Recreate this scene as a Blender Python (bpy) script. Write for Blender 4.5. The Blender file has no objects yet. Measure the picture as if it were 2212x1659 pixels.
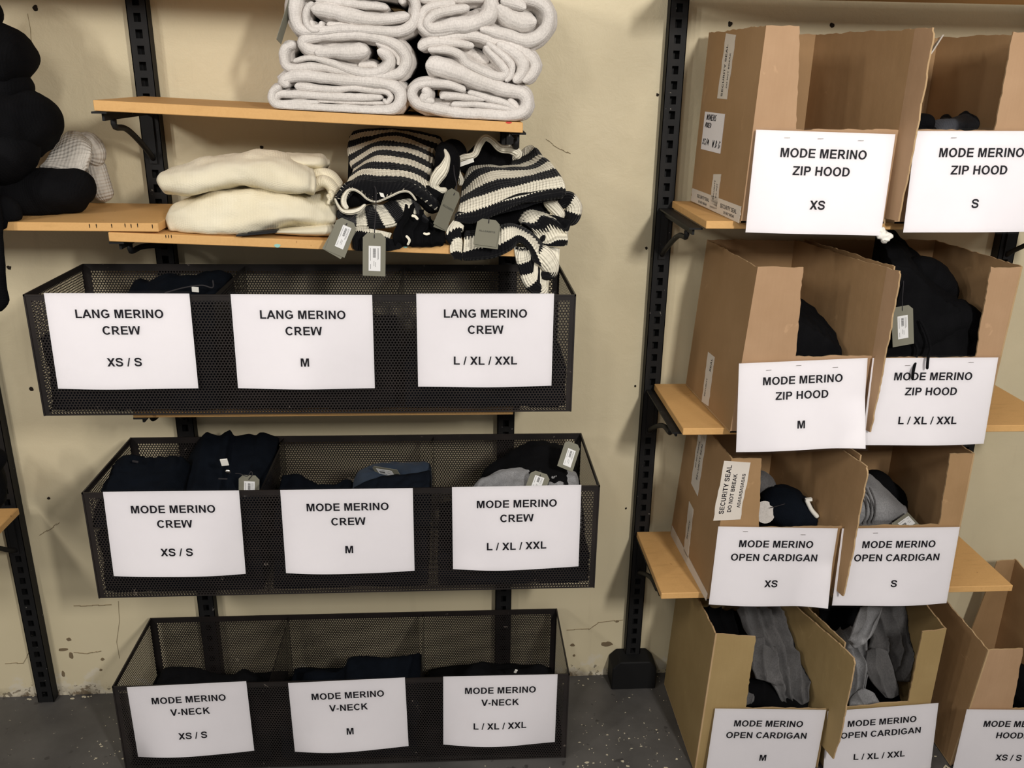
import bpy, bmesh, math, random
from mathutils import Vector, Matrix, noise

random.seed(7)
S = bpy.context.scene
COL = S.collection
PI = math.pi

# ------------------------------------------------------------------ camera
CAM = Vector((0.0, -2.2414, 1.752))
YAW, PITCH, ROLL, FPX = 0.0686, -0.3395, 0.0165, 1899.3
def cam_axes():
    f = Vector((math.sin(YAW)*math.cos(PITCH), math.cos(YAW)*math.cos(PITCH), math.sin(PITCH)))
    r = Vector((math.cos(YAW), -math.sin(YAW), 0)); u = r.cross(f)
    c, s = math.cos(ROLL), math.sin(ROLL)
    return f, r*c + u*s, u*c - r*s
FW, RT, UP = cam_axes()
cd = bpy.data.cameras.new('camera'); cam = bpy.data.objects.new('camera', cd); COL.objects.link(cam)
cd.sensor_width = 36.0; cd.lens = FPX/2212*36.0; cd.clip_start = 0.05; cd.clip_end = 50
m = Matrix.Identity(4)
for i in range(3):
    m[i][0] = RT[i]; m[i][1] = UP[i]; m[i][2] = -FW[i]; m[i][3] = CAM[i]
cam.matrix_world = m
S.camera = cam

# ------------------------------------------------------------------ world, lamps, exposure
S.view_settings.view_transform = 'Standard'; S.view_settings.look = 'None'
S.view_settings.gamma = 1.0; S.view_settings.exposure = 0.0
S.cycles.transparent_max_bounces = 32
S.cycles.max_bounces = 8
wd = bpy.data.worlds.new('room_ambient'); S.world = wd; wd.use_nodes = True
wd.node_tree.nodes['Background'].inputs[0].default_value = (1.0, 0.94, 0.87, 1)
wd.node_tree.nodes['Background'].inputs[1].default_value = 0.27
def lamp(name, loc, tgt, sx, sy, power, col):
    l = bpy.data.lights.new(name, 'AREA'); l.shape = 'RECTANGLE'; l.size = sx; l.size_y = sy
    l.energy = power; l.color = col
    o = bpy.data.objects.new(name, l); COL.objects.link(o); o.location = loc
    o.rotation_euler = (Vector(tgt)-Vector(loc)).to_track_quat('-Z', 'Y').to_euler()
    return o
LC = (1.0, 0.955, 0.895)
# ceiling lamps in rows running out from the wall, the strongest ahead of the cartons
for lx, ly, watt in ((-2.07, -2.2, 17), (-2.07, -3.1, 14), (-.5, -2.2, 6), (-.5, -3.1, 5), (1.1, -1.35, 2.5), (1.1, -3.1, 54), (2.6, -2.2, 4.5)):
    lamp('ceiling_lamp', (lx, ly, 2.46), (lx*.6, 0, 1.2), 0.14, 0.40, watt, LC)

# ------------------------------------------------------------------ helpers
def at(px, py, y=None, x=None, z=None):
    """Point of the room seen at a place in the photograph, on the plane y, x or z."""
    d = FW + RT*((px-1106)/FPX) - UP*((py-829.5)/FPX)
    if y is not None: t = (y-CAM.y)/d.y
    elif x is not None: t = (x-CAM.x)/d.x
    else: t = (z-CAM.z)/d.z
    return CAM + d*t

def link(name, bm, mats, parent=None, smooth=False, nrm=True):
    me = bpy.data.meshes.new(name)
    if nrm: bmesh.ops.recalc_face_normals(bm, faces=bm.faces[:])
    bm.to_mesh(me); bm.free()
    for mt in (mats if isinstance(mats, (list, tuple)) else [mats]): me.materials.append(mt)
    if smooth:
        for p in me.polygons: p.use_smooth = True
    o = bpy.data.objects.new(name, me); COL.objects.link(o)
    if parent: o.parent = parent
    return o
def thing(name, label, cat, group=None):
    o = bpy.data.objects.new(name, None); COL.objects.link(o)
    o.empty_display_size = 0.05
    return tag(o, label, cat, group)
def tag(o, label, cat, group=None):
    o['label'] = label; o['category'] = cat
    if group: o['group'] = group
    return o
def settle(root):
    """Move an empty root to the base of its children, leaving them where they are."""
    pts = [Vector(v.co) for c in root.children_recursive if c.type == 'MESH' for v in c.data.vertices]
    if not pts: return root
    b = Vector((sum(p.x for p in pts)/len(pts), sum(p.y for p in pts)/len(pts), min(p.z for p in pts)))
    root.location = b
    for c in root.children:
        c.location = c.location - b
    return root

def box(bm, x0, x1, y0, y1, z0, z1, mi=0):
    vs = [bm.verts.new((x, y, z)) for x in (x0, x1) for y in (y0, y1) for z in (z0, z1)]
    for idx in ((0,1,3,2),(4,6,7,5),(0,4,5,1),(2,3,7,6),(0,2,6,4),(1,5,7,3)):
        f = bm.faces.new([vs[i] for i in idx]); f.material_index = mi
    return vs
def obox(bm, c, ax, ay, az, mi=0):
    """Box about c with half-vectors ax, ay, az."""
    vs = [bm.verts.new(c + ax*i + ay*j + az*k) for i in (-1,1) for j in (-1,1) for k in (-1,1)]
    for idx in ((0,1,3,2),(4,6,7,5),(0,4,5,1),(2,3,7,6),(0,2,6,4),(1,5,7,3)):
        f = bm.faces.new([vs[i] for i in idx]); f.material_index = mi
def bevelled(bm, w, seg=1):
    bmesh.ops.bevel(bm, geom=bm.edges[:], offset=w, segments=seg, affect='EDGES', profile=0.6)

def cr(p0, p1, p2, p3, t):
    return 0.5*((2*p1) + (p2-p0)*t + (2*p0-5*p1+4*p2-p3)*t*t + (3*p1-p0-3*p2+p3)*t*t*t)
def spline(pts, n):
    """n+1 samples along a Catmull-Rom curve through pts (Vectors or floats)."""
    k = len(pts)-1; out = []
    ex = [pts[0]*2-pts[1]] + list(pts) + [pts[-1]*2-pts[-2]]
    for i in range(n+1):
        t = i/n*k; j = min(int(t), k-1); t -= j
        out.append(cr(ex[j], ex[j+1], ex[j+2], ex[j+3], t))
    return out
def even(pts, n):
    """Samples of the curve at equal arc length."""
    d = spline(pts, max(200, n*4)); L = [0.0]
    for a, b in zip(d, d[1:]): L.append(L[-1]+(b-a).length)
    out = []; fr = []; j = 0
    for i in range(n+1):
        s = L[-1]*i/n
        while j < len(L)-2 and L[j+1] < s: j += 1
        t = (s-L[j])/max(1e-9, L[j+1]-L[j])
        out.append(d[j].lerp(d[j+1], min(1, max(0, t)))); fr.append((j+t)/(len(d)-1))
    return out, fr, L[-1]
def fval(vals, f):
    if not isinstance(vals, (list, tuple)): return vals
    t = f*(len(vals)-1); j = min(int(t), len(vals)-2); t -= j
    return vals[j]*(1-t) + vals[j+1]*t
def lump(p, sc, seed=0.0):
    return noise.noise(Vector((p.x*sc+seed, p.y*sc+seed*1.7, p.z*sc-seed)))

def tube(bm, path, r, dep=1.0, n=44, ring=18, wob=0.12, sc=22, seed=0.0, folds=0.0, uvl=None, capr=0.25, s0=0.0, sper=1.0, mi=0):
    """A limb of cloth along path (world Vectors): radius r across, r*dep in depth, with rounded ends and soft lumps.
    UV = (turn around, length/sper + s0)."""
    P, fr, L = even(path, n); rings = []
    uvl = uvl or bm.loops.layers.uv.verify()
    for i, p in enumerate(P):
        T = (P[min(i+1, n)]-P[max(i-1, 0)]).normalized()
        Y = Vector((0, 1, 0)); n2 = (Y - T*Y.dot(T))
        if n2.length < 0.2: n2 = Vector((0, 0, 1)) - T*T.z
        n2.normalize(); n1 = T.cross(n2)
        rr = fval(r, fr[i]); e = min(i, n-i)/n*L
        cap = capr*rr*4 if capr else 0
        k = math.sqrt(max(0.02, 1-(1-min(1, e/cap))**2)) if cap else 1
        row = []
        for j in range(ring):
            a = 2*PI*j/ring
            q = p + n1*(math.cos(a)*rr*k) + n2*(math.sin(a)*rr*dep*k)
            w = 1 + wob*lump(q, sc, seed) + 0.4*wob*lump(q, sc*2.7, seed+5)
            w += folds*math.sin(3*a + 9*lump(p, 6, seed)+2.2*fr[i]*PI)
            row.append(bm.verts.new(p + (q-p)*w))
        rings.append(row)
    for i in range(n):
        for j in range(ring):
            f = bm.faces.new((rings[i][j], rings[i][(j+1) % ring], rings[i+1][(j+1) % ring], rings[i+1][j]))
            f.smooth = True; f.material_index = mi
            for lp, (a, b) in zip(f.loops, ((i, j), (i, j+1), (i+1, j+1), (i+1, j))):
                lp[uvl].uv = (b/ring*2*PI*fval(r, .5)*dep, s0 + a/n*L/sper)
    for row in (rings[0], rings[-1]):
        f = bm.faces.new(row); f.smooth = True; f.material_index = mi
        for lp in f.loops: lp[uvl].uv = (0, s0 + (0 if row is rings[0] else L/sper))

def ribbon(bm, pts, h, depth=0.26, n=70, wob=0.16, seed=0.0, uvl=None, back=0.0):
    """A folded knitted layer: its centre line pts (world, on the front plane) swept back by depth, front edge rounded."""
    uvl = uvl or bm.loops.layers.uv.verify()
    P, fr, L = even([q+Vector((0, back, 0)) for q in pts], n); rings = []; A = 9
    for i, p in enumerate(P):
        T = (P[min(i+1, n)]-P[max(i-1, 0)]); T.y = 0; T.normalize()
        N = Vector((-T.z, 0, T.x)); hh = fval(h, fr[i])
        e = min(i, n-i)/n*L
        k = math.sqrt(max(0.04, 1-(1-min(1, e/(1.1*hh)))**2))
        hh *= k; row = []
        for j in range(A):
            a = PI*j/(A-1)
            q = p + N*(math.cos(a)*hh) + Vector((0, (1-math.sin(a))*hh*1.15, 0))
            dv = N*math.cos(a) + Vector((0, -math.sin(a), 0))
            q += dv*hh*wob*(lump(q, 26, seed)+0.5*lump(q, 70, seed+3))
            row.append(bm.verts.new(q))
        row.append(bm.verts.new(p - N*hh + Vector((0, depth, 0))))
        row.append(bm.verts.new(p + N*hh + Vector((0, depth, 0))))
        rings.append(row)
    M = A+2
    for i in range(n):
        for j in range(M):
            f = bm.faces.new((rings[i][j], rings[i][(j+1) % M], rings[i+1][(j+1) % M], rings[i+1][j])); f.smooth = True
            for lp, (a, b) in zip(f.loops, ((i, j), (i, j+1), (i+1, j+1), (i+1, j))):
                lp[uvl].uv = (a/n*L, b*0.004)
    bm.faces.new(rings[0]); bm.faces.new(rings[-1])

def patch(bm, rows, svals=None, thick=0.012, nu=48, nv=10, seed=0.0, wob=0.0, ulen=None, uvl=None, pleat=None):
    """A cloth sheet through a net of world points (rows of equal length), given thickness. UV = (metres across, svals down)."""
    uvl = uvl or bm.loops.layers.uv.verify()
    R = len(rows)
    if svals is None: svals = [i for i in range(R)]
    fine = [spline(r, nu) for r in rows]
    NV = nv*(R-1)
    G = [[None]*(nu+1) for _ in range(NV+1)]; sv = [fval([float(q) for q in svals], i/NV) for i in range(NV+1)]
    for u in range(nu+1):
        c = spline([f[u] for f in fine], NV)
        for v in range(NV+1):
            G[v][u] = c[v]
    nrm = [[None]*(nu+1) for _ in range(NV+1)]
    for v in range(NV+1):
        for u in range(nu+1):
            a = G[v][min(u+1, nu)]-G[v][max(u-1, 0)]; b = G[min(v+1, NV)][u]-G[max(v-1, 0)][u]
            q = a.cross(b)
            nrm[v][u] = q.normalized() if q.length > 1e-12 else Vector((0, -1, 0))
    flip = -1 if nrm[NV//2][nu//2].dot(CAM-G[NV//2][nu//2]) < 0 else 1
    mid = rows[R//2]; UL = ulen or sum((b-a).length for a, b in zip(mid, mid[1:]))
    top = [[None]*(nu+1) for _ in range(NV+1)]; bot = [[None]*(nu+1) for _ in range(NV+1)]
    for v in range(NV+1):
        for u in range(nu+1):
            p = G[v][u]; q = nrm[v][u]*flip
            w = wob*(lump(p, 18, seed)+0.5*lump(p, 45, seed+9)) if wob else 0
            if pleat:
                ph = pleat[0]*u/nu + .9*lump(p, 5, seed) + .35*lump(p, 14, seed+2)
                mk = min(1, min(u/nu, 1-u/nu, (NV-v)/NV*.5)*9)
                w += mk*pleat[1]*(1-abs(math.sin(PI*ph))**.6) + .4*pleat[1]*lump(p, 30, seed+6)
            e = min(u, nu-u, v, NV-v)
            t = thick*(0.35 if e == 0 else (0.8 if e == 1 else 1))*0.5
            top[v][u] = bm.verts.new(p + q*(w+t-thick*.5)); bot[v][u] = bm.verts.new(p + q*(w-t-thick*.5))
    def quad(a, b, c, d, uv):
        try: f = bm.faces.new((a, b, c, d))
        except ValueError: return
        f.smooth = True
        for lp, w in zip(f.loops, uv): lp[uvl].uv = w
    for v in range(NV):
        for u in range(nu):
            uv = [(UL*u/nu, sv[v]), (UL*(u+1)/nu, sv[v]), (UL*(u+1)/nu, sv[v+1]), (UL*u/nu, sv[v+1])]
            quad(top[v][u], top[v][u+1], top[v+1][u+1], top[v+1][u], uv)
            quad(bot[v][u], bot[v+1][u], bot[v+1][u+1], bot[v][u+1], [uv[0], uv[3], uv[2], uv[1]])
    for v in range(NV):
        for u in (0, nu):
            w = [(UL*u/nu, sv[v]), (UL*u/nu, sv[v+1])]
            quad(top[v][u], top[v+1][u], bot[v+1][u], bot[v][u], [w[0], w[1], w[1], w[0]])
    for u in range(nu):
        for v in (0, NV):
            w = [(UL*u/nu, sv[v]), (UL*(u+1)/nu, sv[v])]
            quad(top[v][u], bot[v][u], bot[v][u+1], top[v][u+1], [w[0], w[0], w[1], w[1]])

def loft(bm, rings, nu=56, nv=48, seed=0.0, wob=0.0, sc=18, uvl=None):
    """A closed soft body: rings of world points (each a closed loop of the same count), one after another, both ends closed round."""
    uvl = uvl or bm.loops.layers.uv.verify()
    K = len(rings[0])
    cen = [sum(r, Vector())/K for r in rings]
    def shrink(r, c, k, off): return [c + (p-c)*k + off for p in r]
    d0 = (cen[0]-cen[1]).normalized(); d1 = (cen[-1]-cen[-2]).normalized()
    w0 = min((p-cen[0]).length for p in rings[0]); w1 = min((p-cen[-1]).length for p in rings[-1])
    R = [shrink(rings[0], cen[0], .2, d0*w0*.5), shrink(rings[0], cen[0], .84, d0*w0*.34)] + list(rings) + \
        [shrink(rings[-1], cen[-1], .84, d1*w1*.34), shrink(rings[-1], cen[-1], .2, d1*w1*.5)]
    def closed(r):
        e = [r[-1]] + list(r) + [r[0], r[1]]; o = []
        for i in range(nv):
            t = i/nv*K; j = int(t); t -= j
            o.append(cr(e[j], e[j+1], e[j+2], e[j+3], t))
        return o
    Rf = [closed(r) for r in R]
    cols = [spline([r[j] for r in Rf], nu) for j in range(nv)]
    V = [[None]*nv for _ in range(nu+1)]
    for i in range(nu+1):
        c = sum((cols[j][i] for j in range(nv)), Vector())/nv
        for j in range(nv):
            p = cols[j][i]; q = (p-c).normalized() if (p-c).length > 1e-6 else Vector((0, 0, 1))
            V[i][j] = bm.verts.new(p + q*wob*(lump(p, sc, seed)+0.5*lump(p, sc*2.5, seed+4)))
    per = sum((Rf[2][j]-Rf[2][(j+1) % nv]).length for j in range(nv)); ln = (cen[-1]-cen[0]).length
    for i in range(nu):
        for j in range(nv):
            f = bm.faces.new((V[i][j], V[i][(j+1) % nv], V[i+1][(j+1) % nv], V[i+1][j])); f.smooth = True
            for lp, (a, b) in zip(f.loops, ((i, j), (i, j+1), (i+1, j+1), (i+1, j))): lp[uvl].uv = (a/nu*ln, b/nv*per)
    for row in (V[0], V[-1]):
        f = bm.faces.new(row); f.smooth = True

# ------------------------------------------------------------------ materials
class N:
    def __init__(s, name):
        s.m = bpy.data.materials.new(name); s.m.use_nodes = True; s.t = s.m.node_tree
        s.b = s.t.nodes['Principled BSDF']; s.out = s.t.nodes['Material Output']
    def n(s, typ, **k):
        x = s.t.nodes.new(typ)
        for a, v in k.items(): setattr(x, a, v)
        return x
    def l(s, a, b): s.t.links.new(a, b)
    def val(s, x, i, v):
        if isinstance(v, (int, float, tuple)): x.inputs[i].default_value = v
        else: s.l(v, x.inputs[i])
    def math(s, op, a, b=0.0, c=0.0):
        x = s.n('ShaderNodeMath', operation=op); s.val(x, 0, a); s.val(x, 1, b)
        if op in ('MULTIPLY_ADD', 'COMPARE', 'SMOOTH_MIN'): s.val(x, 2, c)
        return x.outputs[0]
    def coord(s, kind='Object'): return s.n('ShaderNodeTexCoord').outputs[kind]
    def scale(s, v, k):
        x = s.n('ShaderNodeMapping'); s.l(v, x.inputs[0]); x.inputs['Scale'].default_value = k; return x.outputs[0]
    def noise(s, v, sc, det=4, rough=.55, dist=0):
        x = s.n('ShaderNodeTexNoise'); s.l(v, x.inputs['Vector']); x.inputs['Scale'].default_value = sc
        x.inputs['Detail'].default_value = det; x.inputs['Roughness'].default_value = rough; x.inputs['Distortion'].default_value = dist
        return x.outputs['Fac']
    def ramp(s, f, stops):
        x = s.n('ShaderNodeValToRGB'); s.l(f, x.inputs[0]); e = x.color_ramp.elements
        while len(e) < len(stops): e.new(0.5)
        for k, (p, c) in enumerate(stops): e[k].position = p; e[k].color = c if len(c) == 4 else (*c, 1)
        return x.outputs[0]
    def mix(s, f, a, b, op='MIX'):
        x = s.n('ShaderNodeMix', data_type='RGBA', blend_type=op); s.val(x, 0, f)
        s.val(x, 6, a if not (isinstance(a, tuple) and len(a) == 3) else (*a, 1)); s.val(x, 7, b if not (isinstance(b, tuple) and len(b) == 3) else (*b, 1))
        return x.outputs[2]
    def bump(s, h, st=.3, dist=.002, nrm=None):
        x = s.n('ShaderNodeBump'); s.l(h, x.inputs['Height']); x.inputs['Strength'].default_value = st; x.inputs['Distance'].default_value = dist
        if nrm is not None: s.l(nrm, x.inputs['Normal'])
        s.l(x.outputs[0], s.b.inputs['Normal']); return x.outputs[0]
    def set(s, col=None, rough=.6, spec=.3, metal=0, sheen=0):
        if col is not None: s.val(s.b, 'Base Color', col if not (isinstance(col, tuple) and len(col) == 3) else (*col, 1))
        s.val(s.b, 'Roughness', rough); s.b.inputs['Specular IOR Level'].default_value = spec; s.b.inputs['Metallic'].default_value = metal
        s.b.inputs['Sheen Weight'].default_value = sheen; s.b.inputs['Sheen Roughness'].default_value = .5
        return s
def lin(r, g, b):
    f = lambda c: ((c/255+0.055)/1.055)**2.4 if c > 10 else c/255/12.92
    return (f(r), f(g), f(b))

def mat_wall():
    s = N('cream_plaster'); o = s.coord()
    base = s.mix(s.ramp(s.noise(o, 2.2, 6), [(.35, (0, 0, 0)), (.7, (1, 1, 1))]), lin(217, 205, 174), lin(209, 197, 165))
    sep = s.n('ShaderNodeSeparateXYZ'); s.l(o, sep.inputs[0])
    zz = sep.outputs[2]
    # scuffs: faint vertical drags
    dr = s.ramp(s.noise(s.scale(o, (7, 7, .8)), 3, 5), [(.62, (0, 0, 0)), (.8, (1, 1, 1))])
    c = s.mix(s.math('MULTIPLY', dr, .22), base, lin(168, 155, 130))
    # flaking near the foot of the wall
    nz = s.noise(o, 16, 6, .65, .4)
    low = s.math('MULTIPLY_ADD', zz, -4.6, 1.12)
    fl = s.math('MULTIPLY', nz, low)
    c = s.mix(s.ramp(fl, [(.44, (0, 0, 0)), (.50, (.75, .75, .75))]), c, lin(214, 206, 188))
    c = s.mix(s.ramp(fl, [(.585, (0, 0, 0)), (.62, (.9, .9, .9))]), c, lin(122, 106, 84))
    sp = s.noise(o, 55, 3, .6)
    c = s.mix(s.ramp(s.math('MULTIPLY', sp, low), [(.60, (0, 0, 0)), (.64, (.7, .7, .7))]), c, lin(84, 74, 60))
    base_dirt = s.ramp(zz, [(0.0, (1, 1, 1)), (.035, (0, 0, 0))])
    c = s.mix(s.math('MULTIPLY', base_dirt, s.ramp(s.noise(o, 24, 4), [(.35, (0, 0, 0)), (.6, (.8, .8, .8))])), c, lin(96, 84, 66))
    s.set(c, .55, .3)
    h = s.math('ADD', s.noise(o, 9, 8, .6), s.math('MULTIPLY', fl, 1.6))
    s.bump(h, .12, .004)
    return s.m
def mat_floor():
    s = N('painted_concrete'); o = s.coord()
    c = s.mix(s.ramp(s.noise(o, 5, 7, .6), [(.35, (0, 0, 0)), (.72, (1, 1, 1))]), lin(72, 70, 69), lin(92, 90, 88))
    c = s.mix(s.ramp(s.noise(o, 1.7, 3), [(.55, (0, 0, 0)), (.62, (.55, .55, .55))]), c, lin(108, 105, 102))
    c = s.mix(s.ramp(s.noise(o, 70, 2), [(.70, (0, 0, 0)), (.73, (.8, .8, .8))]), c, lin(150, 143, 130))
    c = s.mix(s.ramp(s.noise(o, 26, 3, .5), [(.30, (.8, .8, .8)), (.34, (0, 0, 0))]), c, lin(58, 56, 55))
    s.set(c, .5, .4); s.bump(s.noise(o, 40, 5), .25, .003)
    return s.m
def mat_mdf():
    s = N('raw_fibreboard'); o = s.coord()
    c = s.mix(s.noise(o, 220, 2), lin(208, 162, 103), lin(219, 174, 114))
    c = s.mix(s.ramp(s.noise(s.scale(o, (6, 30, 30)), 2, 4), [(.55, (0, 0, 0)), (.75, (.4, .4, .4))]), c, lin(186, 143, 88))
    c = s.mix(s.ramp(s.noise(o, 48, 2), [(.72, (0, 0, 0)), (.75, (.6, .6, .6))]), c, lin(140, 98, 60))
    s.set(c, .6, .25); s.bump(s.noise(o, 300, 2), .12, .001)
    return s.m
def mat_steel():
    s = N('black_steel'); o = s.coord()
    c = s.mix(s.ramp(s.noise(s.scale(o, (1, 1, .25)), 26, 5), [(.5, (0, 0, 0)), (.75, (1, 1, 1))]), lin(22, 22, 23), lin(34, 32, 31))
    c = s.mix(s.ramp(s.noise(o, 60, 3), [(.71, (0, 0, 0)), (.735, (.8, .8, .8))]), c, lin(120, 116, 110))
    s.set(c, .62, .25); s.bump(s.noise(o, 120, 3), .1, .001)
    return s.m
def basket_color(s, o):
    c = s.mix(s.ramp(s.noise(o, 9, 5), [(.4, (0, 0, 0)), (.7, (1, 1, 1))]), lin(29, 25, 24), lin(40, 34, 32))
    return s.mix(s.ramp(s.noise(o, 34, 4, .6, 1.0), [(.69, (0, 0, 0)), (.72, (.7, .7, .7))]), c, lin(122, 112, 104))
def mat_basket():
    s = N('worn_basket_metal'); s.set(basket_color(s, s.coord()), .42, .5); return s.m
def mat_perf():
    s = N('perforated_basket_metal'); s.set(basket_color(s, s.coord()), .42, .5)
    uv = s.coord('UV'); p = .0068
    def dist(off):
        v = s.n('ShaderNodeVectorMath', operation='DIVIDE'); s.l(uv, v.inputs[0]); v.inputs[1].default_value = (p, p*1.7320508, 1)
        a = s.n('ShaderNodeVectorMath', operation='ADD'); s.l(v.outputs[0], a.inputs[0]); a.inputs[1].default_value = (off+50, off+50, 0)
        f = s.n('ShaderNodeVectorMath', operation='FRACTION'); s.l(a.outputs[0], f.inputs[0])
        b = s.n('ShaderNodeVectorMath', operation='SUBTRACT'); s.l(f.outputs[0], b.inputs[0]); b.inputs[1].default_value = (.5, .5, 0)
        k = s.n('ShaderNodeVectorMath', operation='MULTIPLY'); s.l(b.outputs[0], k.inputs[0]); k.inputs[1].default_value = (p, p*1.7320508, 0)
        q = s.n('ShaderNodeVectorMath', operation='LENGTH'); s.l(k.outputs[0], q.inputs[0]); return q.outputs['Value']
    d = s.math('MINIMUM', dist(0.0), dist(0.5))
    hole = s.math('LESS_THAN', d, .0022)
    tr = s.n('ShaderNodeBsdfTransparent'); mx = s.n('ShaderNodeMixShader')
    s.l(hole, mx.inputs[0]); s.l(s.b.outputs[0], mx.inputs[1]); s.l(tr.outputs[0], mx.inputs[2]); s.l(mx.outputs[0], s.out.inputs[0])
    return s.m
def mat_card(name, c1, c2, line=(0, 0, 1)):
    s = N(name); o = s.coord()
    c = s.mix(s.ramp(s.noise(o, 7, 5), [(.35, (0, 0, 0)), (.7, (1, 1, 1))]), c1, c2)
    c = s.mix(s.math('MULTIPLY', s.noise(s.scale(o, (180, 180, 14)), 1, 2), .22), c, tuple(k*.72 for k in c1))
    c = s.mix(s.ramp(s.noise(o, 13, 4, .6, .8), [(.66, (0, 0, 0)), (.70, (.35, .35, .35))]), c, tuple(min(1, k*1.25) for k in c2))
    s.set(c, .7, .2)
    w = s.n('ShaderNodeTexWave', wave_type='BANDS', bands_direction='X'); s.l(s.scale(o, (1, 1, 1)), w.inputs[0]); w.inputs['Scale'].default_value = 45
    s.bump(s.math('ADD', s.math('MULTIPLY', w.outputs['Fac'], .12), s.noise(o, 30, 4)), .18, .003)
    return s.m
def mat_wool(name, c1, c2, sheen=.3, rib=260, fuzz=1.0, mark=0.0, ribst=.5):
    s = N(name); o = s.coord(); uv = s.coord('UV')
    c = s.mix(s.ramp(s.noise(o, 14, 4), [(.35, (0, 0, 0)), (.7, (1, 1, 1))]), c1, c2)
    if mark: c = s.mix(s.math('MULTIPLY', s.ramp(s.noise(s.scale(o, (1, 1, .5)), 330, 2), [(.4, (0, 0, 0)), (.65, (1, 1, 1))]), mark), c, tuple(k*.45 for k in c1))
    s.set(c, .95, .08, 0, sheen)
    sp = s.n('ShaderNodeSeparateXYZ'); s.l(uv, sp.inputs[0])
    w = s.math('SINE', s.math('MULTIPLY', sp.outputs[1], rib*2*PI)); w2 = s.math('SINE', s.math('MULTIPLY', sp.outputs[0], rib*2*PI))
    k = s.math('MULTIPLY', s.math('ADD', w, s.math('MULTIPLY', w2, .5)), ribst*.25)
    s.bump(s.math('ADD', k, s.math('MULTIPLY', s.noise(o, 260, 3, .7), fuzz)), .55, .0022)
    return s.m
def mat_stripe():
    s = N('black_and_white_rib_knit'); uv = s.coord('UV'); o = s.coord()
    sp = s.n('ShaderNodeSeparateXYZ'); s.l(uv, sp.inputs[0])
    rib = s.math('SINE', s.math('MULTIPLY', sp.outputs[0], 2*PI*150))
    sv = s.math('ADD', sp.outputs[1], s.math('MULTIPLY', rib, .028))
    sv = s.math('ADD', sv, s.math('MULTIPLY', s.math('SUBTRACT', s.noise(o, 90, 2), .5), .08))
    f = s.math('FRACT', s.math('ADD', sv, 100.0))
    wh = s.math('LESS_THAN', f, .5)
    white = s.mix(s.noise(o, 200, 2), lin(226, 220, 200), lin(244, 238, 220))
    c = s.mix(wh, lin(17, 17, 20), white)
    s.set(c, .95, .08, 0, .08)
    row = s.math('SINE', s.math('MULTIPLY', sp.outputs[1], 2*PI*9))
    h = s.math('ADD', s.math('MULTIPLY', rib, .8), s.math('ADD', s.math('MULTIPLY', row, .25), s.math('MULTIPLY', s.noise(o, 260, 3), .9)))
    s.bump(h, .6, .003)
    return s.m
def mat_plain(name, col, rough=.6, spec=.3, metal=0, nz=0.0):
    s = N(name); o = s.coord()
    c = s.mix(s.noise(o, 30, 3), tuple(k*(1-nz) for k in col), col) if nz else col
    s.set(c, rough, spec, metal); return s.m
def mat_paper():
    s = N('white_paper'); o = s.coord()
    s.set(s.mix(s.noise(o, 6, 3), lin(240, 237, 240), lin(233, 230, 234)), .55, .25); s.bump(s.noise(o, 9, 3), .15, .01)
    return s.m
def mat_sleeve():
    s = N('clear_plastic'); s.t.nodes.remove(s.b)
    tr = s.n('ShaderNodeBsdfTransparent'); tr.inputs[0].default_value = (.97, .97, .97, 1)
    gl = s.n('ShaderNodeBsdfGlossy'); gl.inputs['Roughness'].default_value = .18; gl.inputs[0].default_value = (1, 1, 1, 1)
    b = s.n('ShaderNodeBump'); s.l(s.noise(s.coord(), 14, 3), b.inputs['Height']); b.inputs['Strength'].default_value = .25; b.inputs['Distance'].default_value = .01
    s.l(b.outputs[0], gl.inputs['Normal'])
    fr = s.n('ShaderNodeFresnel'); fr.inputs[0].default_value = 1.3
    mx = s.n('ShaderNodeMixShader'); s.l(s.math('MULTIPLY', fr.outputs[0], 1.1), mx.inputs[0]); s.l(tr.outputs[0], mx.inputs[1]); s.l(gl.outputs[0], mx.inputs[2])
    s.l(mx.outputs[0], s.out.inputs[0]); return s.m

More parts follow.
